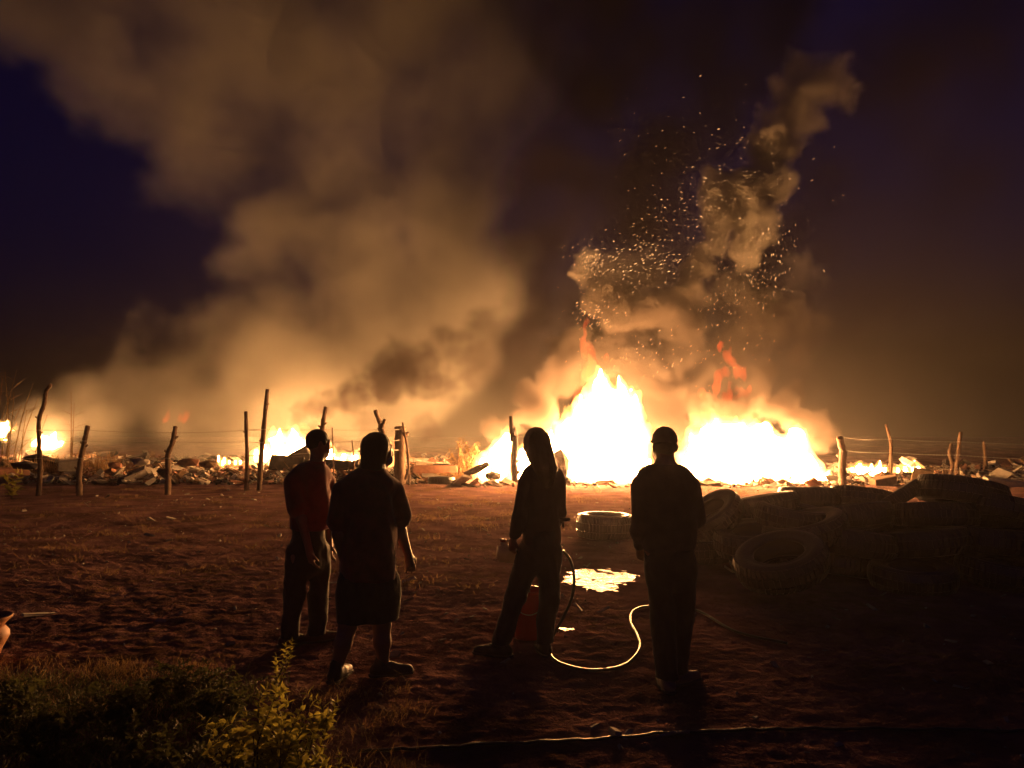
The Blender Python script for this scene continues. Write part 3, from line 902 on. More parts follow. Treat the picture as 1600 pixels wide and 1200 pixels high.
# ---------------------------------------------------------- man in the loose polo shirt
def person_polo():
    g = gnd(478, 1004); s = px_size(g.y)
    def p(px, py, dy=0.0): return ((px - 478) * s, dy, (1004 - py) * s)
    yaw = -0.95                                               # turned towards the right-hand fires
    S = Sculpt(*person_box(0.42, 0.42, 1.76), VX)
    hc = p(491, 702); head(S, (hc[0], 0.02, hc[2]), yaw, 0.096)
    S.cone(p(489, 735, -0.01), p(491, 712, 0.0), 0.058, 0.054, 0.03)
    S.cone(p(479, 762), p(480, 840), 0.14, 0.108, 0.05, rz=yaw, flat=0.60)
    S.cone(p(480, 840), p(479, 868), 0.108, 0.115, 0.05, rz=yaw, flat=0.62)
    for sh, el, wr in ((p(461, 765, -0.10), p(477, 815, -0.17), p(489, 862, -0.16)), (p(500, 765, 0.13), p(500, 818, 0.17), p(504, 858, 0.15))):
        S.cone(sh, el, 0.050, 0.040, 0.03); S.cone(el, wr, 0.041, 0.027, 0.015)
        d = Vector(wr) - Vector(el); hand(S, wr, d, (0.6, 0.4, 0), 1, 0.3)
    for hip, kn, an in ((p(466, 872, -0.06), p(462, 932, -0.07), p(458, 990, -0.09)), (p(493, 872, 0.06), p(494, 935, 0.04), p(493, 990, 0.02))):
        S.cone(hip, kn, 0.078, 0.056, 0.03); S.cone(kn, an, 0.056, 0.038, 0.02)
    body = S.build('person', MAT_SKIN)
    tag(body, 'person in a red polo shirt and long trousers, head turned towards the tall fire', 'person')
    # short cropped hair
    H = Sculpt((hc[0] - .2, -.2, hc[2] - .15), (hc[0] + .2, .24, hc[2] + .2), 0.008)
    fx, fy = -math.sin(yaw), math.cos(yaw)
    H.ball((hc[0] - fx * .014, .02 - fy * .014, hc[2] + .026), (.083, .101, .099), .02, rz=yaw)
    H.ball((hc[0] + fx * .12, .02 + fy * .12, hc[2] - .04), (.11, .09, .115), .02, rz=yaw, sub=True)
    H.cut_below(hc[2] - 0.035, 0.01)
    H.build('hair', MAT_HAIR, body)
    # shirt
    T = Sculpt((-.40, -.36, .72), (.40, .36, 1.50), VX)
    T.cone(p(481, 758), p(480, 826), 0.168, 0.180, 0.04, rz=yaw, flat=0.82)
    T.cone(p(488, 742, 0), p(489, 733, 0), 0.082, 0.064, 0.05)
    T.cone(p(470, 752, -0.06), p(492, 752, 0.07), 0.085, 0.085, 0.05)
    T.cone(p(492, 790, 0.02), p(498, 812, 0.02), 0.10, 0.105, 0.06)
    for sh, el in ((p(460, 762, -0.10), p(470, 797, -0.155)), (p(500, 763, 0.12), p(503, 800, 0.165))):
        T.cone(sh, el, 0.074, 0.078, 0.03)
    T.folds(0.020, 5.0, 2.4, 3.0)
    T.cut_below(p(0, 833)[2], 0.012); T.cut_above(p(0, 730)[2])
    T.build('shirt', cloth('red_polo', (0.30, 0.035, 0.03), (0.20, 0.022, 0.02), sheen=0.3), body)
    C = Sculpt((-.2, -.2, 1.30), (.3, .25, 1.5), 0.008)         # collar
    C.cone(p(488, 739, 0), p(489, 730, 0), 0.083, 0.076, 0.01); C.cone(p(488, 746, 0), p(490, 722, 0), 0.062, 0.062, 0.01, sub=True)
    C.cut_above(p(0, 728)[2]); C.build('collar', cloth('red_collar', (0.34, 0.04, 0.035)), body)
    # trousers
    Q = Sculpt((-.36, -.34, .04), (.36, .34, 1.0), VX)
    Q.cone(p(480, 826), p(478, 878), 0.158, 0.162, 0.05, rz=yaw, flat=0.86)
    for hip, kn, an in ((p(465, 868, -0.05), p(461, 930, -0.07), p(458, 992, -0.09)), (p(494, 868, 0.05), p(495, 932, 0.04), p(494, 994, 0.02))):
        Q.cone(hip, kn, 0.086, 0.080, 0.05); Q.cone(kn, an, 0.080, 0.074, 0.02)
    Q.folds(0.022, 6.5, 4.5, 9.0)
    Q.cut_below(p(0, 993)[2], 0.01); Q.cut_above(p(0, 822)[2])
    Q.build('trousers', cloth('dark_trousers', (0.05, 0.042, 0.04)), body)
    m = mat_pbr('brown_shoe', (0.10, 0.05, 0.03), rough=0.5)
    a = p(458, 988, -0.09); shoe('shoe', yaw + .1, (a[0], a[1], 0.085), m, body, (0, 0, 0))
    a = p(493, 988, 0.02); shoe('shoe', yaw - .1, (a[0], a[1], 0.085), m, body, (0, 0, 0))
    finish(body, g.x, g.y)

# ---------------------------------------------------------- heavy-set person with bobbed hair and long shorts
def person_shorts():
    g = gnd(570, 1060); s = px_size(g.y)
    def p(px, py, dy=0.0): return ((px - 570) * s, dy, (1060 - py) * s)
    yaw = -0.75
    S = Sculpt(*person_box(0.46, 0.44, 1.74), VX)
    hc = p(585, 716); head(S, (hc[0], 0.03, hc[2]), yaw - 0.25, 0.098)
    S.cone(p(578, 752, 0), p(583, 728, 0.01), 0.064, 0.060, 0.03)
    S.cone(p(570, 790), p(571, 880), 0.18, 0.185, 0.05, rz=yaw, flat=0.75)
    S.cone(p(571, 880), p(572, 920), 0.185, 0.17, 0.05, rz=yaw, flat=0.8)
    for sh, el, wr in ((p(538, 778, -0.08), p(532, 842, -0.10), p(540, 898, -0.02)), (p(605, 782, 0.08), p(618, 842, 0.10), p(630, 880, 0.13))):
        S.cone(sh, el, 0.060, 0.046, 0.03); S.cone(el, wr, 0.047, 0.029, 0.015)
        d = Vector(wr) - Vector(el); hand(S, wr, d + Vector((0, 0, -0.1)), (-0.3, 0.6, 0), 1, 0.3)
    for hip, kn, an in ((p(552, 920, -0.02), p(545, 980, -0.02), p(531, 1042, -0.07)), (p(592, 920, 0.02), p(594, 982, 0.03), p(597, 1042, 0.03))):
        S.cone(hip, kn, 0.10, 0.066, 0.03); S.cone(kn, tuple((Vector(kn) * .55 + Vector(an) * .45) + Vector((0, -.015, 0))), 0.062, 0.060, 0.02)
        S.cone(tuple((Vector(kn) * .55 + Vector(an) * .45) + Vector((0, -.015, 0))), an, 0.060, 0.038, 0.02)
    body = S.build('person', MAT_SKIN)
    tag(body, 'heavy-set person with bobbed hair, dark red shirt and long shorts, bare calves', 'person')
    H = Sculpt((hc[0] - .24, -.24, hc[2] - .24), (hc[0] + .24, .28, hc[2] + .2), 0.008)
    y2 = yaw - .25; fx, fy = -math.sin(y2), math.cos(y2)
    H.ball((hc[0] - fx * .015, .03 - fy * .015, hc[2] + .024), (.096, .112, .104), .02, rz=y2)
    H.cone((hc[0] - fx * .03, .03 - fy * .03, hc[2] + .0), (hc[0] - fx * .045, .03 - fy * .045, hc[2] - .135), .100, .104, .04, rz=y2, flat=.85)
    H.ball((hc[0] + fx * .135, .03 + fy * .135, hc[2] - .055), (.12, .10, .13), .02, rz=y2, sub=True)
    H.folds(0.010, 14, 3, 2.0)
    H.cut_below(hc[2] - 0.135, 0.02)
    H.build('hair', MAT_HAIR, body)
    G = Sculpt((hc[0] - .2, -.15, hc[2] - .12), (hc[0] + .2, .28, hc[2] + .08), 0.006)     # face mask with a pale glint
    G.ball((hc[0] + fx * .066, .03 + fy * .066, hc[2] - .068), (.062, .042, .046), .01, rz=y2)
    G.build('face_mask', mat_pbr('mask_cloth', (.55, .52, .50), rough=.7), body)
    T = Sculpt((-.44, -.42, .50), (.44, .42, 1.50), VX)
    T.cone(p(569, 790), p(572, 850), 0.205, 0.215, 0.05, rz=yaw, flat=0.80)
    T.cone(p(572, 850), p(573, 930), 0.215, 0.205, 0.05, rz=yaw, flat=0.86)
    T.cone(p(578, 758, 0), p(580, 747, 0), 0.105, 0.078, 0.06)
    T.cone(p(545, 772, -0.05), p(600, 776, 0.05), 0.085, 0.082, 0.06)
    for sh, el in ((p(537, 778, -0.07), p(531, 822, -0.10)), (p(606, 782, 0.07), p(616, 820, 0.09))):
        T.cone(sh, el, 0.080, 0.082, 0.03)
    T.folds(0.022, 4.2, 2.0, 11.0)
    for q in ((548, 770), (598, 774)): T.cone(p(*q), p(579, 750, 0), 0.07, 0.06, 0.04)
    T.cut_below(p(0, 913)[2], 0.012); T.cut_above(p(0, 739)[2])
    T.build('shirt', cloth('dark_red_shirt', (0.22, 0.025, 0.03), (0.12, 0.015, 0.02), sheen=0.3), body)
    Q = Sculpt((-.40, -.36, .30), (.40, .36, 0.84), VX)
    Q.cone(p(572, 895), p(573, 922), 0.195, 0.195, 0.05, rz=yaw, flat=0.85)
    for hip, kn in ((p(552, 920, -0.02), p(551, 985, -0.02)), (p(594, 920, 0.02), p(596, 985, 0.03))):
        Q.cone(hip, kn, 0.118, 0.112, 0.05)
    Q.folds(0.024, 6.0, 3.0, 5.0)
    Q.cut_below(p(0, 977)[2], 0.012); Q.cut_above(p(0, 885)[2])
    Q.build('shorts', cloth('dark_shorts', (0.035, 0.04, 0.04)), body)
    m = mat_pbr('dark_trainer', (0.06, 0.045, 0.04), rough=0.6)
    a = p(531, 1042, -0.07); shoe('shoe', yaw + .5, (a[0], a[1], 0.085), m, body, (0, 0, 0))
    a = p(597, 1042, 0.03); shoe('shoe', yaw - .55, (a[0], a[1], 0.085), m, body, (0, 0, 0), 0.28)
    finish(body, g.x, g.y)

# ---------------------------------------------------------- person with long hair, legs apart, jug in hand
P3 = {}
def person_hose():
    g = gnd(830, 1024); s = px_size(g.y)
    def p(px, py, dy=0.0): return ((px - 830) * s, dy, (1024 - py) * s)
    yaw = 0.55
    S = Sculpt(*person_box(0.50, 0.44, 1.80), VX)
    hc = p(836, 703); hy = 0.75; head(S, (hc[0], 0.02, hc[2]), hy, 0.092, tilt=-0.25)
    S.cone(p(844, 742, -0.01), p(839, 716, 0), 0.056, 0.052, 0.03)
    S.cone(p(847, 765), p(846, 838), 0.148, 0.13, 0.05, rz=yaw, flat=0.62)
    S.cone(p(846, 838), p(845, 868), 0.14, 0.145, 0.05, rz=yaw, flat=0.68)
    arms = ((p(821, 764, -0.06), p(812, 815, -0.11), p(803, 848, -0.08)), (p(872, 766, 0.04), p(877, 812, 0.08), p(866, 842, 0.20)))
    for i, (sh, el, wr) in enumerate(arms):
        S.cone(sh, el, 0.048, 0.038, 0.03); S.cone(el, wr, 0.038, 0.026, 0.015)
        d = Vector(wr) - Vector(el)
        hand(S, wr, (d.x, d.y, d.z - .1) if i == 0 else (-.5, .3, -.1), (0.5, 0.6, 0) if i == 0 else (0, .3, -1), 1, 0.75)
    legs = ((p(828, 872, -0.03), p(808, 935, -0.02), p(783, 1004, -0.06)), (p(858, 872, 0.02), p(857, 940, 0.02), p(850, 1012, 0.0)))
    for hip, kn, an in legs:
        S.cone(hip, kn, 0.082, 0.056, 0.03); S.cone(kn, an, 0.056, 0.038, 0.02)
    body = S.build('person', MAT_SKIN)
    tag(body, 'person with long hair and legs apart, holding a pale jug and a hose', 'person')
    H = Sculpt((hc[0] - .2, -.26, hc[2] - .36), (hc[0] + .28, .24, hc[2] + .2), 0.008)
    fx, fy = -math.sin(hy), math.cos(hy)
    H.ball((hc[0] - fx * .012, .02 - fy * .012, hc[2] + .026), (.088, .102, .098), .02, rz=hy)
    H.chain([(hc[0] + .02, -.02, hc[2]), (hc[0] + .045, -.05, hc[2] - .10), (hc[0] + .075, -.075, hc[2] - .20), (hc[0] + .085, -.085, hc[2] - .29)], [.096, .094, .088, .06], .04)
    H.ball((hc[0] + fx * .125, .02 + fy * .125, hc[2] - .06), (.11, .09, .125), .02, rz=hy, sub=True)
    H.folds(0.012, 13, 2.5, 7.0)
    H.build('hair', MAT_HAIR, body)
    T = Sculpt((-.40, -.36, .64), (.44, .36, 1.52), VX)
    T.cone(p(847, 762), p(847, 850), 0.160, 0.158, 0.05, rz=yaw, flat=0.66)
    T.cone(p(845, 746, -.01), p(845, 737, -.01), 0.085, 0.064, 0.05)
    T.cone(p(829, 758, -0.03), p(866, 760, 0.03), 0.074, 0.074, 0.05)
    for sh, el, wr in arms:
        T.cone(sh, el, 0.062, 0.052, 0.025); T.cone(el, tuple(Vector(el) * .2 + Vector(wr) * .8), 0.052, 0.040, 0.02)
    T.folds(0.020, 5.0, 2.6, 21.0)
    for q in ((830, 757), (864, 759)): T.cone(p(*q), p(845, 740, -.01), 0.062, 0.052, 0.04)
    T.cut_below(p(0, 872)[2], 0.012); T.cut_above(p(0, 730)[2])
    T.build('shirt', cloth('dark_jumper', (0.05, 0.035, 0.045), (0.03, 0.02, 0.028)), body)
    Q = Sculpt((-.42, -.34, .05), (.36, .34, .95), VX)
    Q.cone(p(846, 845), p(844, 872), 0.155, 0.158, 0.05, rz=yaw, flat=0.74)
    for i, (hip, kn, an) in enumerate(legs):
        Q.cone(hip, kn, 0.102, 0.078, 0.035); Q.cone(kn, an, 0.078, 0.066, 0.02)
    Q.folds(0.018, 6.5, 4.0, 31.0)
    Q.cut_below(0.085, 0.01); Q.cut_above(p(0, 836)[2])
    Q.build('trousers', cloth('dark_jeans', (0.035, 0.035, 0.05)), body)
    m = mat_pbr('black_boot', (0.03, 0.026, 0.025), rough=0.55)
    a = legs[0][2]; shoe('shoe', 1.25, (a[0], a[1], 0.085), m, body, (0, 0, 0), 0.29, 0.03)
    a = legs[1][2]; shoe('shoe', 0.25, (a[0], a[1], 0.085), m, body, (0, 0, 0), 0.27, 0.03)
    finish(body, g.x, g.y)
    P3.update(g=g, s=s, z=body.location.z, hand=arms[0][2], hose=arms[1][2], p=p)

# ---------------------------------------------------------- person in a cap, back to us, arms folded
def person_cap():
    g = gnd(1052, 1076); s = px_size(g.y)
    def p(px, py, dy=0.0): return ((px - 1052) * s, dy, (1076 - py) * s)
    yaw = -0.18
    S = Sculpt(*person_box(0.46, 0.44, 1.80), VX)
    hc = p(1045, 708); head(S, (hc[0], 0.02, hc[2]), 0.05, 0.094)
    S.cone(p(1045, 752, -0.01), p(1045, 722, 0), 0.057, 0.053, 0.03)
    S.cone(p(1045, 772), p(1048, 858), 0.175, 0.150, 0.05, rz=yaw, flat=0.60)
    S.cone(p(1048, 858), p(1050, 892), 0.155, 0.155, 0.05, rz=yaw, flat=0.68)
    arms = ((p(1006, 770, 0.0), p(1004, 838, 0.02), p(1010, 872, 0.16)), (p(1082, 772, 0.0), p(1094, 822, 0.04), p(1062, 828, 0.22)))
    for i, (sh, el, wr) in enumerate(arms):
        S.cone(sh, el, 0.052, 0.040, 0.03); S.cone(el, wr, 0.040, 0.027, 0.015)
        d = Vector(wr) - Vector(el); hand(S, wr, d, (0.3, 0.5, -.3), 1, 0.4)
    legs = ((p(1034, 895, 0.0), p(1040, 975, 0.02), p(1042, 1058, -0.02)), (p(1068, 895, 0.0), p(1068, 972, 0.05), p(1064, 1050, 0.09)))
    for hip, kn, an in legs:
        S.cone(hip, kn, 0.085, 0.058, 0.03); S.cone(kn, an, 0.058, 0.039, 0.02)
    body = S.build('person', MAT_SKIN)
    tag(body, 'person in a cap with back turned, one elbow bent, beside the tyre pile', 'person')
    H = Sculpt((hc[0] - .2, -.2, hc[2] - .15), (hc[0] + .2, .24, hc[2] + .2), 0.008)
    H.ball((hc[0], .005, hc[2] + .012), (.078, .096, .092), .02); H.ball((hc[0], .16, hc[2] - .05), (.12, .11, .12), .02, sub=True)
    H.cut_below(hc[2] - .055, 0.012); H.build('hair', MAT_HAIR, body)
    K = Sculpt((hc[0] - .2, -.2, hc[2] - .1), (hc[0] + .2, .30, hc[2] + .2), 0.008)
    K.ball((hc[0], .012, hc[2] + .036), (.087, .106, .100), .02)
    K.cut_below(hc[2] + .022)
    cap = K.build('cap', cloth('dark_cap', (.04, .035, .045)), body)
    B = Sculpt((hc[0] - .2, .02, hc[2] - .06), (hc[0] + .2, .32, hc[2] + .1), 0.007)
    B.ball((hc[0], .125, hc[2] + .030), (.078, .090, .020), .01); B.build('cap_peak', cloth('dark_cap_peak', (.04, .035, .045)), cap)
    T = Sculpt((-.44, -.36, .66), (.44, .36, 1.52), VX)
    T.cone(p(1045, 772), p(1047, 850), 0.192, 0.185, 0.05, rz=yaw, flat=0.64)
    T.cone(p(1045, 755, -.01), p(1045, 744, -.01), 0.092, 0.064, 0.06)
    T.cone(p(1016, 768, 0.0), p(1074, 770, 0.0), 0.078, 0.078, 0.06)
    for sh, el, wr in arms:
        T.cone(sh, el, 0.068, 0.060, 0.025); T.cone(el, tuple(Vector(el) * .25 + Vector(wr) * .75), 0.058, 0.042, 0.02)
    T.folds(0.022, 4.6, 2.2, 41.0)
    for q in ((1018, 766), (1072, 768)): T.cone(p(*q), p(1045, 746, -.01), 0.066, 0.055, 0.04)
    T.cut_below(p(0, 880)[2], 0.012); T.cut_above(p(0, 736)[2])
    T.build('shirt', cloth('dark_jacket', (0.055, 0.04, 0.04), (0.03, 0.022, 0.024)), body)
    Q = Sculpt((-.34, -.32, .05), (.34, .34, .92), VX)
    Q.cone(p(1049, 868), p(1050, 898), 0.162, 0.165, 0.05, rz=yaw, flat=0.74)
    for hip, kn, an in legs:
        Q.cone(hip, kn, 0.104, 0.082, 0.035); Q.cone(kn, an, 0.082, 0.072, 0.02)
    Q.folds(0.020, 6.0, 3.8, 51.0)
    Q.cut_below(0.075, 0.01); Q.cut_above(p(0, 858)[2])
    Q.build('trousers', cloth('black_trousers', (0.028, 0.026, 0.03)), body)
    m = mat_pbr('tan_shoe', (0.28, 0.20, 0.14), rough=0.6)
    a = legs[0][2]; shoe('shoe', 0.05, (a[0], a[1], 0.085), m, body, (0, 0, 0), 0.28)
    a = legs[1][2]; shoe('shoe', -1.0, (a[0], a[1], 0.085), m, body, (0, 0, 0), 0.28)
    finish(body, g.x, g.y)

person_polo()
person_shorts()
person_hose()
person_cap()
# ================================================================== posts and wire
MAT_BARK = mat_pbr('weathered_wood', (0.22, 0.14, 0.09), (0.10, 0.06, 0.04), scale=5, rough=0.9, bump=0.9, bump_scale=18, stretch=(4, 4, 0.7))
MAT_CHAR = mat_pbr('charred_wood', (0.06, 0.04, 0.032), (0.02, 0.015, 0.012), scale=6, rough=0.85, bump=0.9, bump_scale=20, stretch=(4, 4, 0.8))
MAT_WIRE = mat_pbr('galvanised_wire', (0.45, 0.42, 0.38), (0.30, 0.26, 0.22), scale=30, rough=0.45, metallic=0.8)

def stake(pts, Y, wpx, mat, name='post', parent=None, taper=0.75, origin=None, fork=None):
    """crooked stake: pixel polyline from foot to top at distance Y"""
    base = at(pts[0][0], pts[0][1], Y)
    gzv = gz1(base.x, base.y)
    P = [Vector((base.x, Y, gzv - 0.25))] + [at(px, py, Y + 0.12 * math.sin(i * 2.1 + pts[0][0])) for i, (px, py) in enumerate(pts)]
    P[1].z = gzv + 0.02
    C = catmull(P, 7)
    r = wpx * px_size(Y) / 2
    n = len(C)
    rad = [r * (1.12 - (1.12 - taper) * i / (n - 1)) * (1 + 0.10 * math.sin(i * 1.7 + pts[0][0]) + random.uniform(-.05, .05)) for i in range(n)]
    m = MB(); o0 = Vector(origin) if origin is not None else Vector((base.x, base.y, gzv))
    m.tube([c - o0 for c in C], rad, 10, jitter=0.07)
    # sawn or broken top, bark stubs
    for _ in range(3):
        i = random.randrange(n // 3, n - 2); a = random.uniform(0, 6.28)
        d = Vector((math.cos(a), math.sin(a) * .6, .7)).normalized()
        q = C[i] - o0
        m.tube([q, q + d * r * 1.5, q + d * r * 2.0], [r * .5, r * .42, r * .2], 6)
    if fork:
        F = [at(px, py, Y) - o0 for px, py in fork]
        m.tube(F, [r * .8, r * .7, r * .55][:len(F)], 8, jitter=0.06)
    o = m.build(name, mat, parent)
    if parent is None: o.location = o0
    return o

def wire(points, parent, origin, rad=0.006, barbs=True, mat=None):
    m = MB(); o0 = Vector(origin)
    C = []
    for i in range(len(points) - 1):
        a, b = Vector(points[i]), Vector(points[i + 1]); L = (b - a).length
        for k in range(12):
            t = k / 12
            C.append(a.lerp(b, t) + Vector((0, 0, -0.012 * L * 4 * t * (1 - t))))
    C.append(Vector(points[-1]))
    m.tube([c - o0 for c in C], rad, 5)
    if barbs:
        for i in range(len(C) - 1):
            for t in (0.25, 0.75):
                p = C[i].lerp(C[i + 1], t) - o0
                m.tube([p + Vector((-.012, 0, -.03)), p + Vector((.012, 0, .03))], rad * .45, 4)
                m.tube([p + Vector((-.012, .03, .01)), p + Vector((.012, -.03, -.01))], rad * .45, 4)
    return m.build('wire', mat or MAT_WIRE, parent)

def fence_left():
    o = at(280, 765, 22.0); o.z = gz1(o.x, o.y)
    f = empty('wire_fence', o)
    tag(f, 'sagging wire fence of crooked stakes before the rubble and pale smoke', 'fence')
    S = [  # pixel polyline foot->top, distance, width px, label
        ([(60, 776), (63, 735), (61, 690), (61, 655), (69, 632), (72, 612), (79, 601)], 20.6, 7, 'tall sharply bent stake'),
        ([(124, 770), (124, 735), (130, 700), (137, 666)], 20.9, 9, 'short leaning stake with a flat top'),
        ([(262, 768), (263, 735), (262, 712), (270, 690), (274, 667)], 21.2, 9, 'short stake kinked near its top'),
        ([(385, 762), (386, 720), (384, 643)], 22.6, 7, 'straight thin stake'),
        ([(405, 761), (408, 720), (412, 670), (418, 608)], 22.8, 8, 'tallest thin stake'),
        ([(503, 758), (502, 700), (504, 665), (509, 636)], 23.4, 8, 'stake behind the person in the polo shirt'),
        ([(598, 754), (600, 715), (598, 680), (594, 662), (586, 641)], 24.0, 9, 'stake with a stubby fork at its top'),
    ]
    for pts, Y, w, lab in S:
        p = stake(pts, Y, w, MAT_BARK, 'post', f, origin=o, fork=[(596, 668), (600, 659), (602, 655)] if pts[0][0] == 598 else None)
        p['label'] = lab
    for pts, Y, w in (([(522, 760), (521, 720), (519, 668)], 23.6, 2.6), ([(554, 745), (553, 718), (550, 688)], 25.5, 2.6), ([(640, 748), (637, 705), (629, 660)], 24.6, 4)):
        stake(pts, Y, w, MAT_BARK, 'stick', f, origin=o)
    lg = stake([(625, 748), (625, 710), (625, 668)], 25.4, 17, MAT_BARK, 'post', f, 1.0, origin=o)
    lg['label'] = 'stout straight log set upright'
    for ys in ((672, 672, 676, 672, 671, 671, 671), (688, 689, 690, 690, 692, 690, 688), (716, 716, 716, 712, 712, 706, 703)):
        pts = []
        for (q, Y, w, _), yy in zip(S, ys):
            top = q[-1]; xs = [c[0] for c in q]; yy = max(yy, top[1] + 4)
            i = min(range(len(q)), key=lambda k: abs(q[k][1] - yy))
            pts.append(at(q[i][0], yy, Y - 0.06))
        pts.append(at(625, ys[-1], 25.2))
        wire([pts[0] + Vector((-7, -.4, .1))] + pts, f, o, 0.007)

def fence_right():
    o = at(1450, 748, 27.5); o.z = gz1(o.x, o.y)
    f = empty('wire_fence', o)
    tag(f, 'three-strand wire fence glinting above the rubbish behind the tyre pile', 'fence')
    for pts, Y, w in (([(1391, 742), (1392, 715), (1392, 692), (1384, 663)], 27.5, 6), ([(1483, 752), (1488, 728), (1484, 708), (1486, 694)], 27.2, 6),
                      ([(1495, 752), (1496, 720), (1501, 675)], 27.0, 7), ([(1541, 752), (1540, 720), (1537, 690)], 31.0, 6), ([(1640, 755), (1639, 715), (1642, 672)], 26.0, 7)):
        stake(pts, Y, w, MAT_BARK, 'post', f, origin=o)
    for y0, y1, y2, y3 in ((683, 686, 690, 694), (703, 707, 711, 718), (724, 729, 733, 743)):
        wire([at(1318, y0, 25.2), at(1391, y1, 27.4), at(1497, y2, 26.9), at(1640, y3, 25.9)], f, o, 0.010)

fence_left()
fence_right()
tag(stake([(805, 752), (803, 720), (805, 690), (802, 668)], 25.2, 11, MAT_CHAR, 'fence_post', fork=[(801, 690), (799, 665), (798, 650)]),
    'thick charred post with a thin spike at its top, standing before the tall fire', 'post')
tag(stake([(1318, 768), (1316, 735), (1317, 706), (1312, 684)], 24.2, 12, MAT_BARK, 'fence_post', taper=0.85), 'thick knotty post standing alone beside the wide fire', 'post')
tag(stake([(1176, 725), (1180, 708), (1184, 690)], 25.3, 2.4, MAT_CHAR, 'stick'), 'thin dark stick sticking up in the wide fire', 'stick')

# ================================================================== tyres
MAT_TYRE = mat_pbr('tyre_rubber', (0.028, 0.026, 0.026), (0.016, 0.015, 0.015), scale=8, rough=0.30, bump=0.25, bump_scale=40, spec=0.8)

def make_tyre_parts(od=0.98, w=0.29, bore=0.52):
    R0, Rb, h = od / 2, bore / 2, w / 2
    prof = [(Rb, -h * .62), (Rb + .012, -h * .80), (Rb + .035, -h * .86), (Rb + .05, -h * .84), (Rb + .09, -h * .97), (R0 - .10, -h), (R0 - .05, -h * .93), (R0 - .03, -h * .78), (R0 - .022, -h * .3),
            (R0 - .022, h * .3), (R0 - .03, h * .78), (R0 - .05, h * .93), (R0 - .10, h), (Rb + .09, h * .97), (Rb + .05, h * .84), (Rb + .035, h * .86), (Rb + .012, h * .80), (Rb, h * .62),
            (Rb + .03, h * .70), (R0 - .07, h * .84), (R0 - .045, 0), (R0 - .07, -h * .84), (Rb + .03, -h * .70)]
    n = 56; V = []; Fs = []; m = len(prof)
    for i in range(n):
        a = 2 * math.pi * i / n
        for r, z in prof: V.append((r * math.cos(a), r * math.sin(a), z))
    for i in range(n):
        for j in range(m):
            Fs.append((i * m + j, ((i + 1) % n) * m + j, ((i + 1) % n) * m + (j + 1) % m, i * m + (j + 1) % m))
    me = bpy.data.meshes.new('casing'); me.from_pydata(V, [], Fs); me.polygons.foreach_set('use_smooth', np.ones(len(Fs), dtype=bool)); me.materials.append(MAT_TYRE)
    mb = MB()
    for i in range(52):
        a = 2 * math.pi * (i + .5) / 52
        for row, (z0, z1, sk) in enumerate(((-h * .90, -h * .38, .35), (-h * .30, h * .30, 0), (h * .38, h * .90, -.35))):
            da = 2 * math.pi / 52 * .36; off = (row % 2) * math.pi / 52
            q = []
            for rr in (R0 - .035, R0):
                for (zz, s_) in ((z0, -1), (z1, -1), (z1, 1), (z0, 1)):
                    edge = .03 if abs(zz) > h * .8 else 0
                    aa = a + off + s_ * da + sk * zz / R0
                    q.append(((rr - edge) * math.cos(aa), (rr - edge) * math.sin(aa), zz))
            mb.add(q, [(4, 5, 6, 7), (0, 4, 7, 3), (1, 2, 6, 5), (0, 1, 5, 4), (3, 7, 6, 2)])
    tm = bpy.data.meshes.new('tread'); tm.from_pydata(mb.v, [], mb.f); tm.materials.append(MAT_TYRE)
    return me, tm
TYRE = make_tyre_parts()

def tyre(pos, normal, scale, label, spin=0.0, group=None):
    e = empty('tyre', pos)
    e.rotation_mode = 'QUATERNION'
    e.rotation_quaternion = Vector((0, 0, 1)).rotation_difference(Vector(normal).normalized()) @ Quaternion((0, 0, 1), spin)
    e.scale = (scale,) * 3
    tag(e, label, 'tyre', group)
    link(bpy.data.objects.new('casing', TYRE[0]), e)
    t = link(bpy.data.objects.new('tread', TYRE[1]), e); t['kind'] = 'stuff'
    return e

c = gnd(951, 846)
c = Vector((c.x, c.y + 0.42, gz1(c.x, c.y + .4) + 0.15)); c.z += .05; e_ = tyre(c, (0.02, 0.0, 1), 0.97, 'single tyre lying flat on bare soil by the mud'); e_.scale = (.97, .97, 1.32)
c = gnd(688, 757); c = Vector((c.x, c.y + .4, gz1(c.x, c.y + .4) + 0.12)); tyre(c, (0.03, 0.02, 1), 0.98, 'half-sunk tyre lying flat on the soil beyond the people')
PILE = [  # px, py, Y, normal, scale, label
    (1220, 876, 7.7, (-.30, -.24, .92), .97, 'tilted tyre at the front of the pile, its hollow facing us'),
    (1188, 792, 9.6, (-.16, .10, .97), 1.0, 'tyre tipped on the top of the pile beside the person in the cap'),
    (1268, 776, 10.2, (.02, .05, 1), .90, 'tyre lying level on top of the pile, lit tread at its end'),
    (1347, 779, 10.0, (.16, .12, .97), .86, 'tyre dipping away on top of the pile before the knotty post'),
    (1408, 775, 9.6, (-.5, .30, .82), .62, 'tyre leaning steeply, its edge making a peak'),
    (1502, 770, 9.3, (.20, .10, .97), 1.06, 'big tyre crowning the pile below the glinting wires'),
    (1566, 796, 9.0, (.24, .08, .96), .95, 'tyre sliding down the far shoulder of the pile'),
    (1112, 805, 9.3, (-.55, -.2, .8), .85, 'small tyre propped against the pile by the elbow of the capped person'),
    (1258, 828, 8.8, (-.28, -.05, .95), 1.0, 'tyre wedged beneath the level one, thin bright rim'),
]
for px, py, Y, n, s_, lab in PILE:
    tyre(at(px, py, Y), n, s_, lab, random.uniform(0, 6))
rl = random.Random(4)
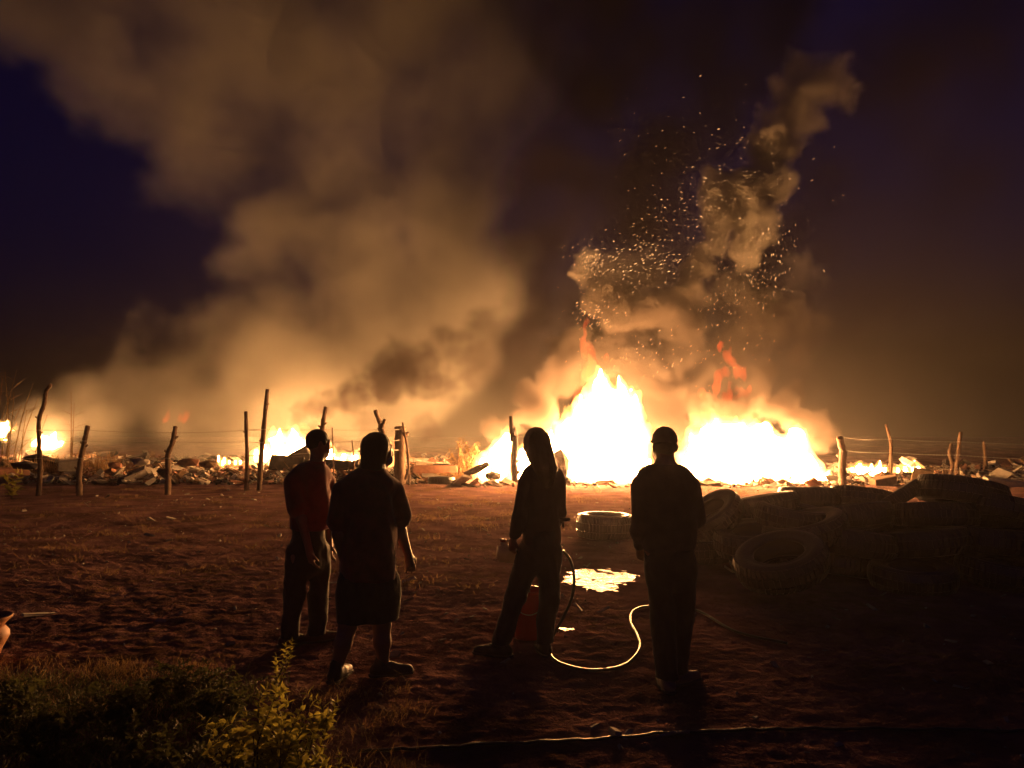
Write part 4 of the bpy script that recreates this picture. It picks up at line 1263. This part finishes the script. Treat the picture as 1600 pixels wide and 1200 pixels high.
LOW = [(2.55 + .93 * i + (.45 if k % 2 else 0), 8.25 + .82 * k, .15) for k in range(4) for i in range(6)] + \
      [(2.95 + .90 * i + (.4 if k % 2 else 0), 8.75 + .80 * k, .43) for k in range(3) for i in range(5)] + \
      [(3.35 + .92 * i, 9.2, .68) for i in range(4)]
for x, y, z in LOW:
    if y < 8.5 and x < 3.5: continue
    p = Vector((x + rl.uniform(-.12, .12), y + rl.uniform(-.12, .12), z)); p.z += gz1(p.x, p.y)
    tyre(p, (rl.uniform(-.16, .16), rl.uniform(-.16, .16), 1), rl.uniform(.90, 1.02), 'dark tyre buried low in the heap under the crowning tyres', rl.uniform(0, 6), 'tyres buried low in the heap')

# ================================================================== hose, bucket, jug, cable
MAT_HOSE = mat_pbr('hose_rubber', (0.10, 0.12, 0.07), (0.06, 0.075, 0.045), scale=12, rough=0.28, spec=0.6)
def bucket():
    g = gnd(826, 1000); r = 0.135
    root = empty('bucket', (g.x, g.y, gz1(g.x, g.y)))
    tag(root, 'tall red plastic bucket with a hose in it, beyond the parted legs', 'bucket')
    def lathe(name, prof, mat, n=36):
        V = []; Fs = []; m = len(prof)
        for i in range(n):
            a = 2 * math.pi * i / n
            for q, z in prof: V.append((q * math.cos(a), q * math.sin(a), z))
        for i in range(n):
            for j in range(m - 1):
                Fs.append((i * m + j, ((i + 1) % n) * m + j, ((i + 1) % n) * m + j + 1, i * m + j + 1))
        return mesh_obj(name, V, Fs, mat, root)
    red = mat_pbr('red_plastic', (0.42, 0.03, 0.03), (0.33, 0.022, 0.022), rough=0.35)
    lathe('body', [(0, 0), (r * .82, 0), (r * .84, .012), (r * .9, .2), (r, .385), (r * .98, .385), (r * .88, .2), (r * .80, .02), (0, .02)], red)
    lathe('rim', [(r * .985, .36), (r * 1.07, .362), (r * 1.08, .378), (r * 1.06, .392), (r * .975, .392)], red)
    lathe('water', [(0, .30), (r * .93, .30)], mat_pbr('dark_water', (.02, .02, .02), rough=.05))
    m = MB(); m.tube([(r * 1.05 * math.cos(t), -.03 - .10 * math.sin(t), .37 - .16 * math.sin(t)) for t in np.linspace(0, math.pi, 20)], .004, 6)
    m.build('handle', MAT_WIRE, root)
    return root
bk = bucket()

def lathe_obj(name, prof, mat, parent=None, n=32):
    V = []; Fs = []; m = len(prof)
    for i in range(n):
        a = 2 * math.pi * i / n
        for q, z in prof: V.append((q * math.cos(a), q * math.sin(a), z))
    for i in range(n):
        for j in range(m - 1):
            Fs.append((i * m + j, ((i + 1) % n) * m + j, ((i + 1) % n) * m + j + 1, i * m + j + 1))
    return mesh_obj(name, V, Fs, mat, parent)

def hose():
    g = P3['g']; W = lambda px, py, Y: at(px, py, Y)
    Yp = g.y
    def G(px, py):
        p = gnd(px, py); p.z = gz1(p.x, p.y) + 0.013; return p
    b = bk.location
    pts = [Vector((b.x + .03, b.y + .02, b.z + .06)), Vector((b.x + .005, b.y + .0, b.z + .34)), W(824, 908, Yp + .25), W(827, 893, Yp + .30), W(842, 868, Yp + .30), W(862, 856, Yp + .26),
           W(878, 860, Yp + .16), W(892, 878, Yp + .06), W(897, 905, Yp + .02), W(893, 935, Yp), W(880, 965, Yp), W(866, 990, Yp), G(858, 1015), G(863, 1032), G(885, 1043), G(920, 1049), G(955, 1048),
           G(983, 1038), G(1000, 1018), G(996, 998), G(986, 978), G(988, 962), G(1005, 954), G(1040, 951), G(1090, 958), G(1150, 990), G(1230, 1010)]
    m = MB(); m.tube(catmull(pts, 9), 0.0115, 9)
    o = m.build('hose', MAT_HOSE); tag(o, 'thin rubber hose looping from the waist down onto the soil', 'hose')
    q = W(884, 812, Yp + .05)
    m = MB(); m.tube([q + Vector((-.05, 0, .0)), q, q + Vector((.035, 0, .005))], [.016, .016, .010], 10); m.tube([q + Vector((-.02, 0, 0)), q + Vector((-.02, 0, -.06))], .009, 8)
    o = m.build('spray_nozzle', mat_pbr('nozzle', (.06, .06, .06), rough=.4)); tag(o, 'small dark spray nozzle tucked at the hip of the person with the jug', 'nozzle')
hose()

def jug():
    g = P3['g']; Yp = g.y - 0.02
    c = at(790, 863, Yp)
    root = empty('jug', (c.x, c.y, c.z - 0.075)); root.rotation_euler = (0, R(8), R(20))
    tag(root, 'pale translucent plastic jug held low in one hand', 'jug')
    pl = mat_pbr('milky_plastic', (0.50, 0.44, 0.36), (0.42, 0.36, 0.30), rough=0.4, trans=0.35)
    m = MB(); m.box((0, 0, .068), (.15, .09, .135)); o = m.build('body', pl, root); bevel_obj(o, .018, 3)
    lathe_o = lathe_obj('neck', [(.022, .13), (.021, .155), (.018, .155), (.018, .13)], pl, root); lathe_o.location = (-.045, 0, 0)
    cp = lathe_obj('cap', [(0, .172), (.024, .172), (.025, .168), (.025, .150), (.021, .150)], mat_pbr('cap_plastic', (.3, .05, .05), rough=.4), root); cp.location = (-.045, 0, 0)
    m = MB(); m.tube(catmull([(-.02, 0, .135), (0, 0, .165), (.045, 0, .165), (.062, 0, .132)], 6), .009, 8); m.build('handle', pl, root)
jug()

def cable():
    pts = []
    for px, py in ((560, 1180), (680, 1169), (820, 1160), (960, 1152), (1050, 1147), (1200, 1144), (1420, 1146), (1640, 1152)):
        p = gnd(px, py); pts.append(Vector((p.x, p.y, gz1(p.x, p.y) + .011)))
    C = catmull(pts, 14)
    for q in C: q.z = gz1(q.x, q.y) + .009
    m = MB(); m.tube(C, .009, 7)
    o = m.build('cable', mat_pbr('dark_cable', (.05, .045, .04), rough=.4)); tag(o, 'long dark cable lying straight across the near soil', 'cable')
cable()

def clay_pot():
    g = gnd(-27, 1040)
    root = empty('clay_pot', (g.x, g.y, gz1(g.x, g.y)))
    tag(root, 'orange terracotta pot with a flared rim at the edge of the weeds', 'pot')
    m = mat_pbr('terracotta', (0.45, 0.20, 0.08), (0.36, 0.15, 0.06), rough=0.6, bump=0.2)
    lathe_obj('body', [(0, 0), (.09, 0), (.095, .02), (.10, .08), (.135, .15), (.158, .20), (.155, .235), (.128, .268), (.122, .28), (.112, .27), (.14, .2), (.09, .02), (0, .02)], m, root)
    lathe_obj('rim', [(.118, .272), (.135, .30), (.172, .335), (.176, .346), (.168, .352), (.130, .312), (.110, .275)], m, root)
clay_pot()

# ================================================================== rubbish and rubble
MAT_RUB = [mat_pbr('rubble_' + n, a, b, scale=7, rough=.9, bump=.5, bump_scale=20) for n, a, b in (
    ('brick', (.32, .15, .09), (.2, .09, .06)), ('concrete', (.34, .31, .27), (.22, .2, .17)), ('scorched', (.07, .055, .05), (.03, .025, .022)), ('board', (.28, .18, .10), (.16, .10, .06)), ('pale', (.5, .45, .38), (.36, .32, .26)))]

def chunk_mesh(seed, sx=1, sy=1, sz=1):
    r = random.Random(seed); bm = bmesh.new()
    bmesh.ops.create_icosphere(bm, subdivisions=1, radius=0.5)
    for v in bm.verts:
        v.co *= r.uniform(.72, 1.15)
        v.co.x *= sx; v.co.y *= sy; v.co.z *= sz
    for ax in range(3):
        for sgn in (-1, 1):
            lim = r.uniform(.30, .42) * (sx, sy, sz)[ax]
            for v in bm.verts:
                if v.co[ax] * sgn > lim: v.co[ax] = sgn * lim + r.uniform(-.02, .02)
    return bm

def scatter_rubble(name, n, area, size, mat, label, seed, height=0.0):
    """one mass of small broken bits: area = function giving (x, y)"""
    r = random.Random(seed); protos = []
    for k in range(5):
        bm = chunk_mesh(seed * 10 + k, 1.2, .9, .6); bm.verts.ensure_lookup_table()
        if k >= 2:                                                # flat broken boards and slabs
            bm.free(); bm = bmesh.new(); bmesh.ops.create_cube(bm, size=1.0); rb = random.Random(seed + k)
            for v in bm.verts: v.co = Vector((v.co.x * (1.9, 2.8, 1.3)[k - 2] + rb.uniform(-.2, .2), v.co.y * .8 + rb.uniform(-.2, .2), v.co.z * (.22, .3, .5)[k - 2] + rb.uniform(-.06, .06)))
            bmesh.ops.triangulate(bm, faces=bm.faces[:]); bm.verts.ensure_lookup_table()
        protos.append((np.array([v.co[:] for v in bm.verts]), np.array([[v.index for v in f.verts] for f in bm.faces]))); bm.free()
    Vs = []; Fs = []; b = 0
    P = [area(r) for _ in range(n)]
    Z = ground_z(np.array([p[0] for p in P]), np.array([p[1] for p in P]))
    for (x, y), z in zip(P, Z):
        V, Fq = protos[r.randrange(5)]
        s = size * r.lognormvariate(0, .55)
        M = np.array(Matrix.Rotation(r.uniform(0, 6.28), 3, 'Z') @ Matrix.Rotation(r.uniform(-.7, .7), 3, 'X') @ Matrix.Rotation(r.uniform(-.7, .7), 3, 'Y'))
        W = (V * s * np.array([r.uniform(.6, 1.6), r.uniform(.6, 1.3), r.uniform(.5, 1.2)])) @ M.T
        Vs.append(W + np.array([x, y, z + s * .15 + height * abs(r.gauss(0, .5))])); Fs.append(Fq + b); b += len(V)
    o = mesh_np(name, np.concatenate(Vs), np.concatenate(Fs), mat, smooth=False)
    tag(o, label, None, kind='stuff'); return o

def band(px0, px1, Y0, Y1):
    def f(r):
        Y = r.uniform(Y0, Y1); px = r.uniform(px0, px1)
        return ((px - 800) / F_PX * Y, Y)
    return f

for k in range(5):
    scatter_rubble('rubble', 620, band(-160, 700, 25.5, 37), .13, MAT_RUB[k], 'litter of broken rubble under the smoke behind the stakes', 100 + k, .10)
    scatter_rubble('rubble', 420, band(1290, 1760, 25.0, 33), .12, MAT_RUB[k], 'litter of broken rubbish below the glinting wires', 200 + k, .08)
    scatter_rubble('rubble', 60, band(700, 1320, 24.0, 26.4), .12, MAT_RUB[(k + 2) % 5], 'scorched crumbs strewn before the big fires', 300 + k, .0)
scatter_rubble('gravel', 1500, lambda r: (r.uniform(-1, 1) * 9, 3.0 + 17 * r.random() ** 1.4), .018, MAT_RUB[1], 'loose pebbles and crumbs on the trampled soil', 400)
scatter_rubble('gravel', 420, lambda r: (r.uniform(-1, 1) * 12, 7.0 + 16 * r.random()), .036, MAT_RUB[4], 'pale scraps scattered on the trampled soil', 401)

def rubble_thing(px, py, Y, size, mat, label, cat, shape='chunk', rot=(0, 0, 0), group=None):
    p = at(px, py, Y); z = gz1(p.x, p.y)
    if shape == 'chunk':
        bm = chunk_mesh(int(px * 7 + py), 1, 1, 1)
        bmesh.ops.subdivide_edges(bm, edges=bm.edges[:], cuts=1)
        for v in bm.verts: v.co += Vector((random.uniform(-.02, .02), random.uniform(-.02, .02), random.uniform(-.02, .02)))
        for v in bm.verts: v.co = Vector((v.co.x * size[0], v.co.y * size[1], v.co.z * size[2]))
        me = bpy.data.meshes.new('chunk'); bm.to_mesh(me); bm.free(); me.materials.append(mat)
        o = link(bpy.data.objects.new('rubble_chunk' if cat in ('rubble', 'debris') else 'burnt_scrap', me))
    else:
        m = MB(); m.box((0, 0, 0), size, jit=.03); o = m.build('burnt_scrap' if mat is SC_ else 'scrap_board', mat, smooth=False); bevel_obj(o, min(size) * .08, 1)
    o.location = (p.x, p.y, max(p.z, z + size[2] * .2)); o.rotation_euler = rot
    tag(o, label, cat, group); return o

SC_, BO, BR, CO, PA = MAT_RUB[2], MAT_RUB[3], MAT_RUB[0], MAT_RUB[1], MAT_RUB[4]
rubble_thing(770, 744, 25.7, (.78, .5, .46), SC_, 'square dark block at the foot of the tall fire', 'block', 'chunk', (0, 0, .1))
rubble_thing(745, 733, 25.8, (1.25, .5, .40), SC_, 'slanting dark wedge poking out of the tall fire', 'plank', 'chunk', (0, -.45, .1))
rubble_thing(874, 728, 25.7, (1.0, .4, 1.5), SC_, 'ragged dark panel standing in the tall fire behind the long-haired person', 'panel', 'chunk', (.0, .12, .15))
rubble_thing(884, 752, 25.0, (.46, .46, .55), SC_, 'dark stump just before the tall fire', 'stump', 'chunk')
rubble_thing(448, 724, 29.6, (1.3, .5, .62), SC_, 'big dark block before the fire behind the wire', 'block', 'block', (0, .1, .2))
rubble_thing(470, 716, 29.8, (.8, .5, .7), SC_, 'tipped dark slab before the fire behind the wire', 'slab', 'block', (.1, -.5, .2))
rubble_thing(524, 726, 29.4, (1.25, .6, .36), SC_, 'long dark slab between the stakes before the fire', 'slab', 'block', (0, .06, -.1))
rubble_thing(560, 724, 29.8, (.5, .5, .5), CO, 'rounded grey lump by the long dark slab', 'rubble')
rubble_thing(680, 733, 27.4, (1.6, .3, .28), BR, 'long low brick-red beam under the dry bush', 'beam', 'board', (0, .0, .05))
rubble_thing(690, 729, 28.4, (.6, .4, .22), SC_, 'dark box beyond the stout log', 'block', 'block')
rubble_thing(1568, 757, 24.5, (1.15, .35, .34), PA, 'pale split log lying in rubbish beyond the big tyre', 'log', 'board', (.2, .12, -.2))
rubble_thing(1440, 745, 25.4, (.62, .12, .55), BO, 'upright lit board at the end of the low flames', 'board', 'board', (.3, .2, -.3))
rubble_thing(1380, 752, 25.0, (.9, .35, .28), BO, 'broken board in rubbish before the low flames', 'board', 'board', (.1, -.15, .3))
rubble_thing(110, 728, 26.0, (.72, .4, .40), CO, 'pale squared lump beside the short leaning stake', 'block', 'block', (.1, .05, .4))
rubble_thing(40, 728, 26.5, (1.5, .6, .42), SC_, 'long dark heap of debris beside the tall bent stake', 'debris')
rubble_thing(295, 722, 27.0, (1.2, .5, .4), BR, 'reddish lump of rubble beside the kinked stake', 'rubble')
rubble_thing(325, 726, 26.4, (.85, .5, .36), BO, 'brown lump of rubble near the straight thin stake', 'rubble')
rubble_thing(180, 727, 26.2, (.7, .5, .34), BR, 'rust-brown lump of rubble beyond the short leaning stake', 'rubble')
rubble_thing(220, 722, 27.4, (.95, .5, .40), PA, 'pale lump of rubble between two short stakes', 'rubble')
rubble_thing(18, 742, 24.4, (.30, .25, .2), CO, 'small grey stone left of the tall bent stake', 'stone')

# tangled twigs lying over the rubble
def twigs(name, n, area, label, seed, mat):
    r = random.Random(seed); m = MB()
    for _ in range(n):
        x, y = area(r); z = gz1(x, y); a = r.uniform(0, 6.28); L = r.uniform(.25, .9); e = r.uniform(-.05, .75)
        d = Vector((math.cos(a) * math.cos(e), math.sin(a) * math.cos(e), math.sin(e)))
        p = Vector((x, y, z + r.uniform(.02, .2)))
        m.tube([p, p + d * L * .5 + Vector((0, 0, r.uniform(-.05, .05))), p + d * L], [.018, .014, .008], 5)
    o = m.build(name, mat); tag(o, label, None, kind='stuff')
twigs('twigs', 260, band(-100, 690, 25.5, 33), 'tangled twigs over the rubble behind the stakes', 5, MAT_BARK)
twigs('twigs', 130, band(1300, 1700, 25, 31), 'tangled twigs over the rubbish below the wires', 6, MAT_BARK)
# ================================================================== plants
MAT_LEAF = mat_pbr('green_leaf', (0.46, 0.42, 0.08), (0.30, 0.27, 0.05), scale=18, rough=0.5, trans=0.65)
MAT_WEED = mat_pbr('dull_weed', (0.11, 0.11, 0.035), (0.06, 0.065, 0.02), scale=10, rough=0.7, trans=0.45)
MAT_STRAW = mat_pbr('dry_straw', (0.34, 0.22, 0.09), (0.20, 0.12, 0.05), scale=10, rough=0.8, trans=0.4)
MAT_REED = mat_pbr('dry_reed', (0.40, 0.25, 0.11), (0.24, 0.14, 0.06), scale=10, rough=0.8, trans=0.3)
MAT_STEM = mat_pbr('green_stem', (0.14, 0.11, 0.04), rough=0.7)

def leaf(m, p, d, up, L, W, bend=.3):
    """one folded, curved leaf"""
    d = d.normalized(); s = d.cross(up)
    s = s.normalized() if s.length > 1e-4 else Vector((1, 0, 0)); n = s.cross(d)
    V = []; prof = (.12, .75, 1.0, .8, .35, .02)
    for i, w in enumerate(prof):
        t = i / (len(prof) - 1)
        q = p + d * (L * t) - n * (bend * L * t * t)
        V += [q - s * (W * w * .5) + n * (W * .16 * w), q, q + s * (W * w * .5) + n * (W * .16 * w)]
    Fs = []
    for i in range(len(prof) - 1):
        a = i * 3
        Fs += [(a, a + 1, a + 4, a + 3), (a + 1, a + 2, a + 5, a + 4)]
    m.add(V, Fs)

def leafy_bush(px, base, stems, label, mat=MAT_LEAF, L=.055, seed=1, name='shrub', cat='shrub', W=.42, sub=True):
    """stems: (dx, dy, height) tips relative to the foot"""
    r = random.Random(seed); root = empty(name, base); tag(root, label, cat)
    st = MB(); lf = MB()
    def grow(p0, tip, rad, step):
        mid = p0.lerp(tip, .5) + Vector((r.uniform(-.05, .05), r.uniform(-.05, .05), .04))
        C = catmull([p0, mid, tip], 10); st.tube(C, [rad * (1 - .75 * i / (len(C) - 1)) for i in range(len(C))], 6)
        total = sum((C[i + 1] - C[i]).length for i in range(len(C) - 1)); n = max(4, int(total / step)); a = r.uniform(0, 3)
        for k in range(n):
            t = .12 + .88 * k / (n - 1); i = min(len(C) - 2, int(t * (len(C) - 1))); q = C[i].lerp(C[i + 1], t * (len(C) - 1) - i)
            ax = (C[i + 1] - C[i]).normalized(); a += 1.57
            for sgn in (0, math.pi):
                o = Vector((math.cos(a + sgn), math.sin(a + sgn), 0)); o = (o - ax * o.dot(ax)).normalized()
                d = (o + ax * r.uniform(.35, 1.0)).normalized()
                leaf(lf, q, d, ax, L * r.uniform(.55, 1.15) * (1.1 - .45 * t), L * W * r.uniform(.8, 1.2) * (1.1 - .4 * t), r.uniform(.05, .5))
        leaf(lf, C[-1], (C[-1] - C[-2]), Vector((1, .3, 0)), L * .7, L * W * .7)
        return C
    for dx, dy, h in stems:
        C = grow(Vector((r.uniform(-.04, .04), r.uniform(-.04, .04), 0)), Vector((dx, dy, h)), .006, L * .42)
        if sub:
            for _ in range(3):
                i = r.randrange(6, len(C) - 5); q = C[i]
                grow(q, q + Vector((r.uniform(-.14, .14), r.uniform(-.14, .14), r.uniform(.05, .18))), .0035, L * .42)
    st.build('stem', MAT_STEM, root); f = lf.build('foliage', mat, root); f['kind'] = 'stuff'
    return root

def base_at(px, Y): 
    x = (px - 800) / F_PX * Y
    return Vector((x, Y, gz1(x, Y)))

r_ = random.Random(12)
b = base_at(430, 3.15)
tips = []
for px, py in ((318, 1125), (338, 1150), (385, 1120), (405, 1090), (432, 1082), (448, 1100), (470, 1110), (525, 1098), (508, 1125), (490, 1140), (360, 1180), (420, 1150), (455, 1160), (400, 1175), (500, 1178), (375, 1150), (440, 1125), (340, 1190), (470, 1190)):
    Y = 3.15 + r_.uniform(-.22, .22); q = at(px, py, Y); tips.append((q.x - b.x, q.y - b.y, q.z - b.z))
leafy_bush(430, b, tips, 'bushy shrub with small upright yellow-green leaves in front of the shorts-wearing person', seed=3, L=.066)
b2 = base_at(522, 3.05)
leafy_bush(520, b2, [(at(px, py, 3.0).x - b2.x, -.03, at(px, py, 3.0).z - b2.z) for px, py in ((505, 1192), (528, 1184), (548, 1205))], 'low leafy sprig beside the bushy shrub', seed=5, sub=False)
b3 = base_at(436, 5.0)
leafy_bush(436, b3, [(at(px, py, 5.0).x - b3.x, .02, at(px, py, 5.0).z - b3.z) for px, py in ((430, 1030), (445, 1012), (455, 1004))], 'thin leafy sprout growing at the foot of the person in polo', seed=6, sub=False, L=.06)
b4 = base_at(26, 19.8)
leafy_bush(26, b4, [(.18, 0, .62), (-.22, .05, .58), (.02, .1, .66)], 'small broad-leaved seedling growing alone near the tall bent stake', seed=7, sub=False, L=.26, W=.6, name='seedling', cat='plant')
for i, (px, Y, h, sd, lab) in enumerate(((205, 4.2, .22, 11, 'rounded dark weed among the low ground plants'), (110, 3.9, .18, 12, 'straggly dark weed in front of the rounded weed'), (300, 4.6, .15, 13, 'spreading weed beyond the bushy shrub'),
                           (40, 4.4, .14, 14, 'low weed clump beside the terracotta pot'), (250, 3.6, .18, 15, 'tangled dark weed left of the bushy shrub'), (350, 4.3, .14, 16, 'upright weed growing behind the bushy shrub'))):
    r2 = random.Random(sd)
    leafy_bush(px, base_at(px, Y), [(r2.uniform(-.28, .28), r2.uniform(-.2, .2), h * r2.uniform(.5, 1.1)) for _ in range(11)], lab, MAT_WEED, .045, sd, 'weed', 'weed', sub=True)

def grass(name, n, area, h, mat, label, seed, wid=.006, lean=.5):
    r = np.random.default_rng(seed); rr = random.Random(seed)
    P = np.array([area(rr) for _ in range(n)]); Z = ground_z(P[:, 0], P[:, 1])
    a = r.uniform(0, 2 * np.pi, n); ln = r.uniform(.1, lean, n); H = h * r.lognormal(0, .35, n)
    b = np.stack([P[:, 0], P[:, 1], Z - .01], 1); d = np.stack([np.cos(a) * ln, np.sin(a) * ln, np.ones(n)], 1); side = np.stack([-np.sin(a + .6), np.cos(a + .6), 0 * a], 1) * wid * .5
    mid = b + d * (H * .55)[:, None]; tip = b + np.stack([d[:, 0] * 1.9, d[:, 1] * 1.9, d[:, 2] * .92], 1) * H[:, None]
    V = np.stack([b - side, b + side, mid + side * .8, mid - side * .8, tip], 1).reshape(-1, 3); k = np.arange(n)[:, None] * 5
    Fq = np.concatenate([k + np.array([[0, 1, 2]]), k + np.array([[0, 2, 3]]), k + np.array([[3, 2, 4]])], 0)
    o = mesh_np(name, V, Fq, mat, smooth=False); tag(o, label, None, kind='stuff'); return o

def tufts(seed, area, n_t, per, spread):
    r0 = random.Random(seed); cs = [area(r0) for _ in range(n_t)]
    def f(r):
        c = cs[r.randrange(n_t)]; return (c[0] + r.gauss(0, spread), c[1] + r.gauss(0, spread))
    return f, n_t * per

f_, n_ = tufts(1, band(-180, 420, 3.4, 5.2), 170, 70, .10); grass('grass', n_, f_, .06, MAT_WEED, 'matted low grass and weeds at the near corner', 1, .006, .9)
f_, n_ = tufts(2, band(-200, 330, 4.4, 5.6), 90, 55, .10); grass('grass', n_, f_, .06, MAT_STRAW, 'dry straw-coloured grass edging the weeds', 2, .005, 1.0)
f_, n_ = tufts(3, band(-150, 800, 8, 24), 260, 26, .14); grass('grass', n_, f_, .06, MAT_STRAW, 'thin dry grass scattered on the trampled soil', 3, .008, 1.2)
f_, n_ = tufts(4, band(600, 1500, 13, 24.5), 240, 30, .16); grass('grass', n_, f_, .06, MAT_STRAW, 'short dry grass before the big fires', 4, .009, 1.2)
f_, n_ = tufts(5, band(480, 640, 3.4, 5.0), 30, 40, .08); grass('grass', n_, f_, .06, MAT_STRAW, 'few dry blades around the near feet', 5, .004, 1.3)
f_, n_ = tufts(7, band(560, 640, 3.0, 3.6), 8, 60, .06); grass('grass', n_, f_, .14, MAT_STRAW, 'dry rusty tuft at the near edge', 7, .005, .6)
f_, n_ = tufts(6, band(-180, 190, 28.5, 31), 70, 44, .25); grass('stubble', n_, f_, .55, MAT_REED, 'dense dry stubble lit by the small bright fire', 6, .022, .35)
f_, n_ = tufts(8, band(640, 780, 28.3, 30.5), 26, 40, .2); grass('grass', n_, f_, .35, MAT_REED, 'scorched grass beyond the stout log', 8, .02, .6)

def reed(px0, py0, px1, py1, Y, seed, w=.022):
    r = random.Random(seed); p = at(px0, py0, Y); q = at(px1, py1, Y + r.uniform(-.5, .5)); p.z = gz1(p.x, p.y) - .05
    root = empty('reed', p); tag(root, 'tall dry reed leaning over the small fires', 'reed', 'tall dry reeds by the small fires')
    mid = p.lerp(q, .55) + Vector((-(q.x - p.x) * .18, 0, .1)); C = catmull([Vector((0, 0, 0)), mid - p, q - p], 8)
    m = MB(); m.tube(C, [w * (1 - .7 * i / (len(C) - 1)) for i in range(len(C))], 6); m.build('stalk', MAT_REED, root)
    for _ in range(3):
        i = r.randrange(4, len(C) - 2); m = MB(); a = r.uniform(-1, 1)
        leaf(m, C[i], Vector((math.copysign(1, a), r.uniform(-.3, .3), r.uniform(.3, 1.1))), Vector((0, 0, 1)), r.uniform(.5, 1.1), .045, r.uniform(.1, .5)); m.build('leaf', MAT_REED, root)
for i, (a, b_, c_, d_) in enumerate(((-6, 700, 4, 590), (2, 702, 26, 578), (12, 705, 22, 612), (-10, 700, 14, 620), (18, 704, 52, 598), (8, 702, 34, 632), (26, 706, 60, 622), (-2, 705, -8, 560), (14, 705, 8, 580), (34, 708, 42, 640), (112, 710, 111, 612), (113, 712, 116, 630), (50, 708, 74, 648))):
    reed(a, b_, c_, d_, 30.5 + (i % 4) * .6, 50 + i)

def dry_bush():
    b = at(722, 736, 27.6); b.z = gz1(b.x, b.y); root = empty('dry_bush', b); tag(root, 'dry curling bush glowing orange beside the tall fire', 'bush')
    r = random.Random(8); st = MB(); lf = MB()
    for k in range(26):
        tip = at(r.uniform(692, 752), r.uniform(690, 725), 27.6 + r.uniform(-.4, .4)) - b
        if k < 4: tip = at(722 + k * 3, 683 + k * 4, 27.6) - b
        C = catmull([Vector((r.uniform(-.3, .3), 0, 0)), tip * .6 + Vector((r.uniform(-.1, .1), 0, .12)), tip], 6); st.tube(C, [.018 * (1 - .7 * i / (len(C) - 1)) for i in range(len(C))], 5)
        for c_ in C[3:]:
            for _ in range(2): leaf(lf, c_, Vector((r.uniform(-1, 1), r.uniform(-1, 1), r.uniform(-.4, .8))), Vector((0, 0, 1)), r.uniform(.10, .24), .05, r.uniform(.2, .9))
    st.build('branches', MAT_REED, root)['kind'] = 'stuff'; lf.build('foliage', MAT_REED, root)['kind'] = 'stuff'
dry_bush()
# ================================================================== sparks
def sparks():
    r = random.Random(77); V = []; Fs = []
    swarms = [  # px, py, sx, sy, n, drift angle, Y
        (990, 410, 55, 28, 330, .35, 27.9), (925, 410, 18, 22, 150, 1.0, 27.8), (925, 490, 26, 18, 120, .6, 27.6), (1050, 340, 50, 45, 150, .2, 28.4), (1150, 250, 90, 70, 130, .15, 28.8),
        (1180, 430, 45, 45, 200, 1.3, 28.0), (1130, 470, 40, 30, 90, 1.2, 28.0), (1210, 370, 25, 45, 90, 1.4, 28.4), (1080, 560, 90, 40, 130, .8, 27.6), (1120, 330, 40, 70, 90, .3, 28.6), (960, 560, 50, 40, 70, 1.2, 27.4), (1010, 210, 60, 50, 30, .8, 29.0)]
    for cx, cy_, sx, sy, n, ang, Y in swarms:
        for _ in range(int(n * .7)):
            p = at(r.gauss(cx, sx * .75), r.gauss(cy_, sy * .75), Y + r.uniform(-1.2, .6))
            a = ang + r.gauss(0, .25); d = Vector((math.cos(a), r.uniform(-.4, .4), math.sin(a))).normalized(); s = Vector((-d.z, 0, d.x)).normalized()
            L = r.uniform(.04, .13); w = min(.012, .0035 * r.lognormvariate(0, .6)); b = len(V); u = d.cross(s)
            V += [p - d * L * .5, p + s * w * .5, p + u * w * .5, p - s * w * .5, p - u * w * .5, p + d * L * .5]
            Fs += [(b, b + 1, b + 2), (b, b + 2, b + 3), (b, b + 3, b + 4), (b, b + 4, b + 1), (b + 5, b + 2, b + 1), (b + 5, b + 3, b + 2), (b + 5, b + 4, b + 3), (b + 5, b + 1, b + 4)]
    m = mat_glow('sparks', (1.0, 0.45, 0.16), 3.2); m.cycles.emission_sampling = 'NONE'
    o = mesh_np('sparks', V, Fs, m, smooth=False); tag(o, 'swarm of glowing sparks whirling in the rising smoke', None, kind='stuff')
sparks()
# ================================================================== smoky air
def haze():
    m = mat_new('smoky_air'); nt = m.node_tree
    out = nt.nodes.new('ShaderNodeOutputMaterial'); v = nt.nodes.new('ShaderNodeVolumePrincipled')
    v.inputs['Color'].default_value = (0.88, 0.82, 0.86, 1); v.inputs['Density'].default_value = 0.0006; v.inputs['Anisotropy'].default_value = 0.8
    nt.links.new(v.outputs['Volume'], out.inputs['Volume'])
    mb = MB(); mb.box((0, 140, 17.5), (900, 380, 37.5))
    o = mb.build('haze', m, smooth=False); tag(o, 'thin smoky air glowing around the fires', None, kind='stuff')
haze()
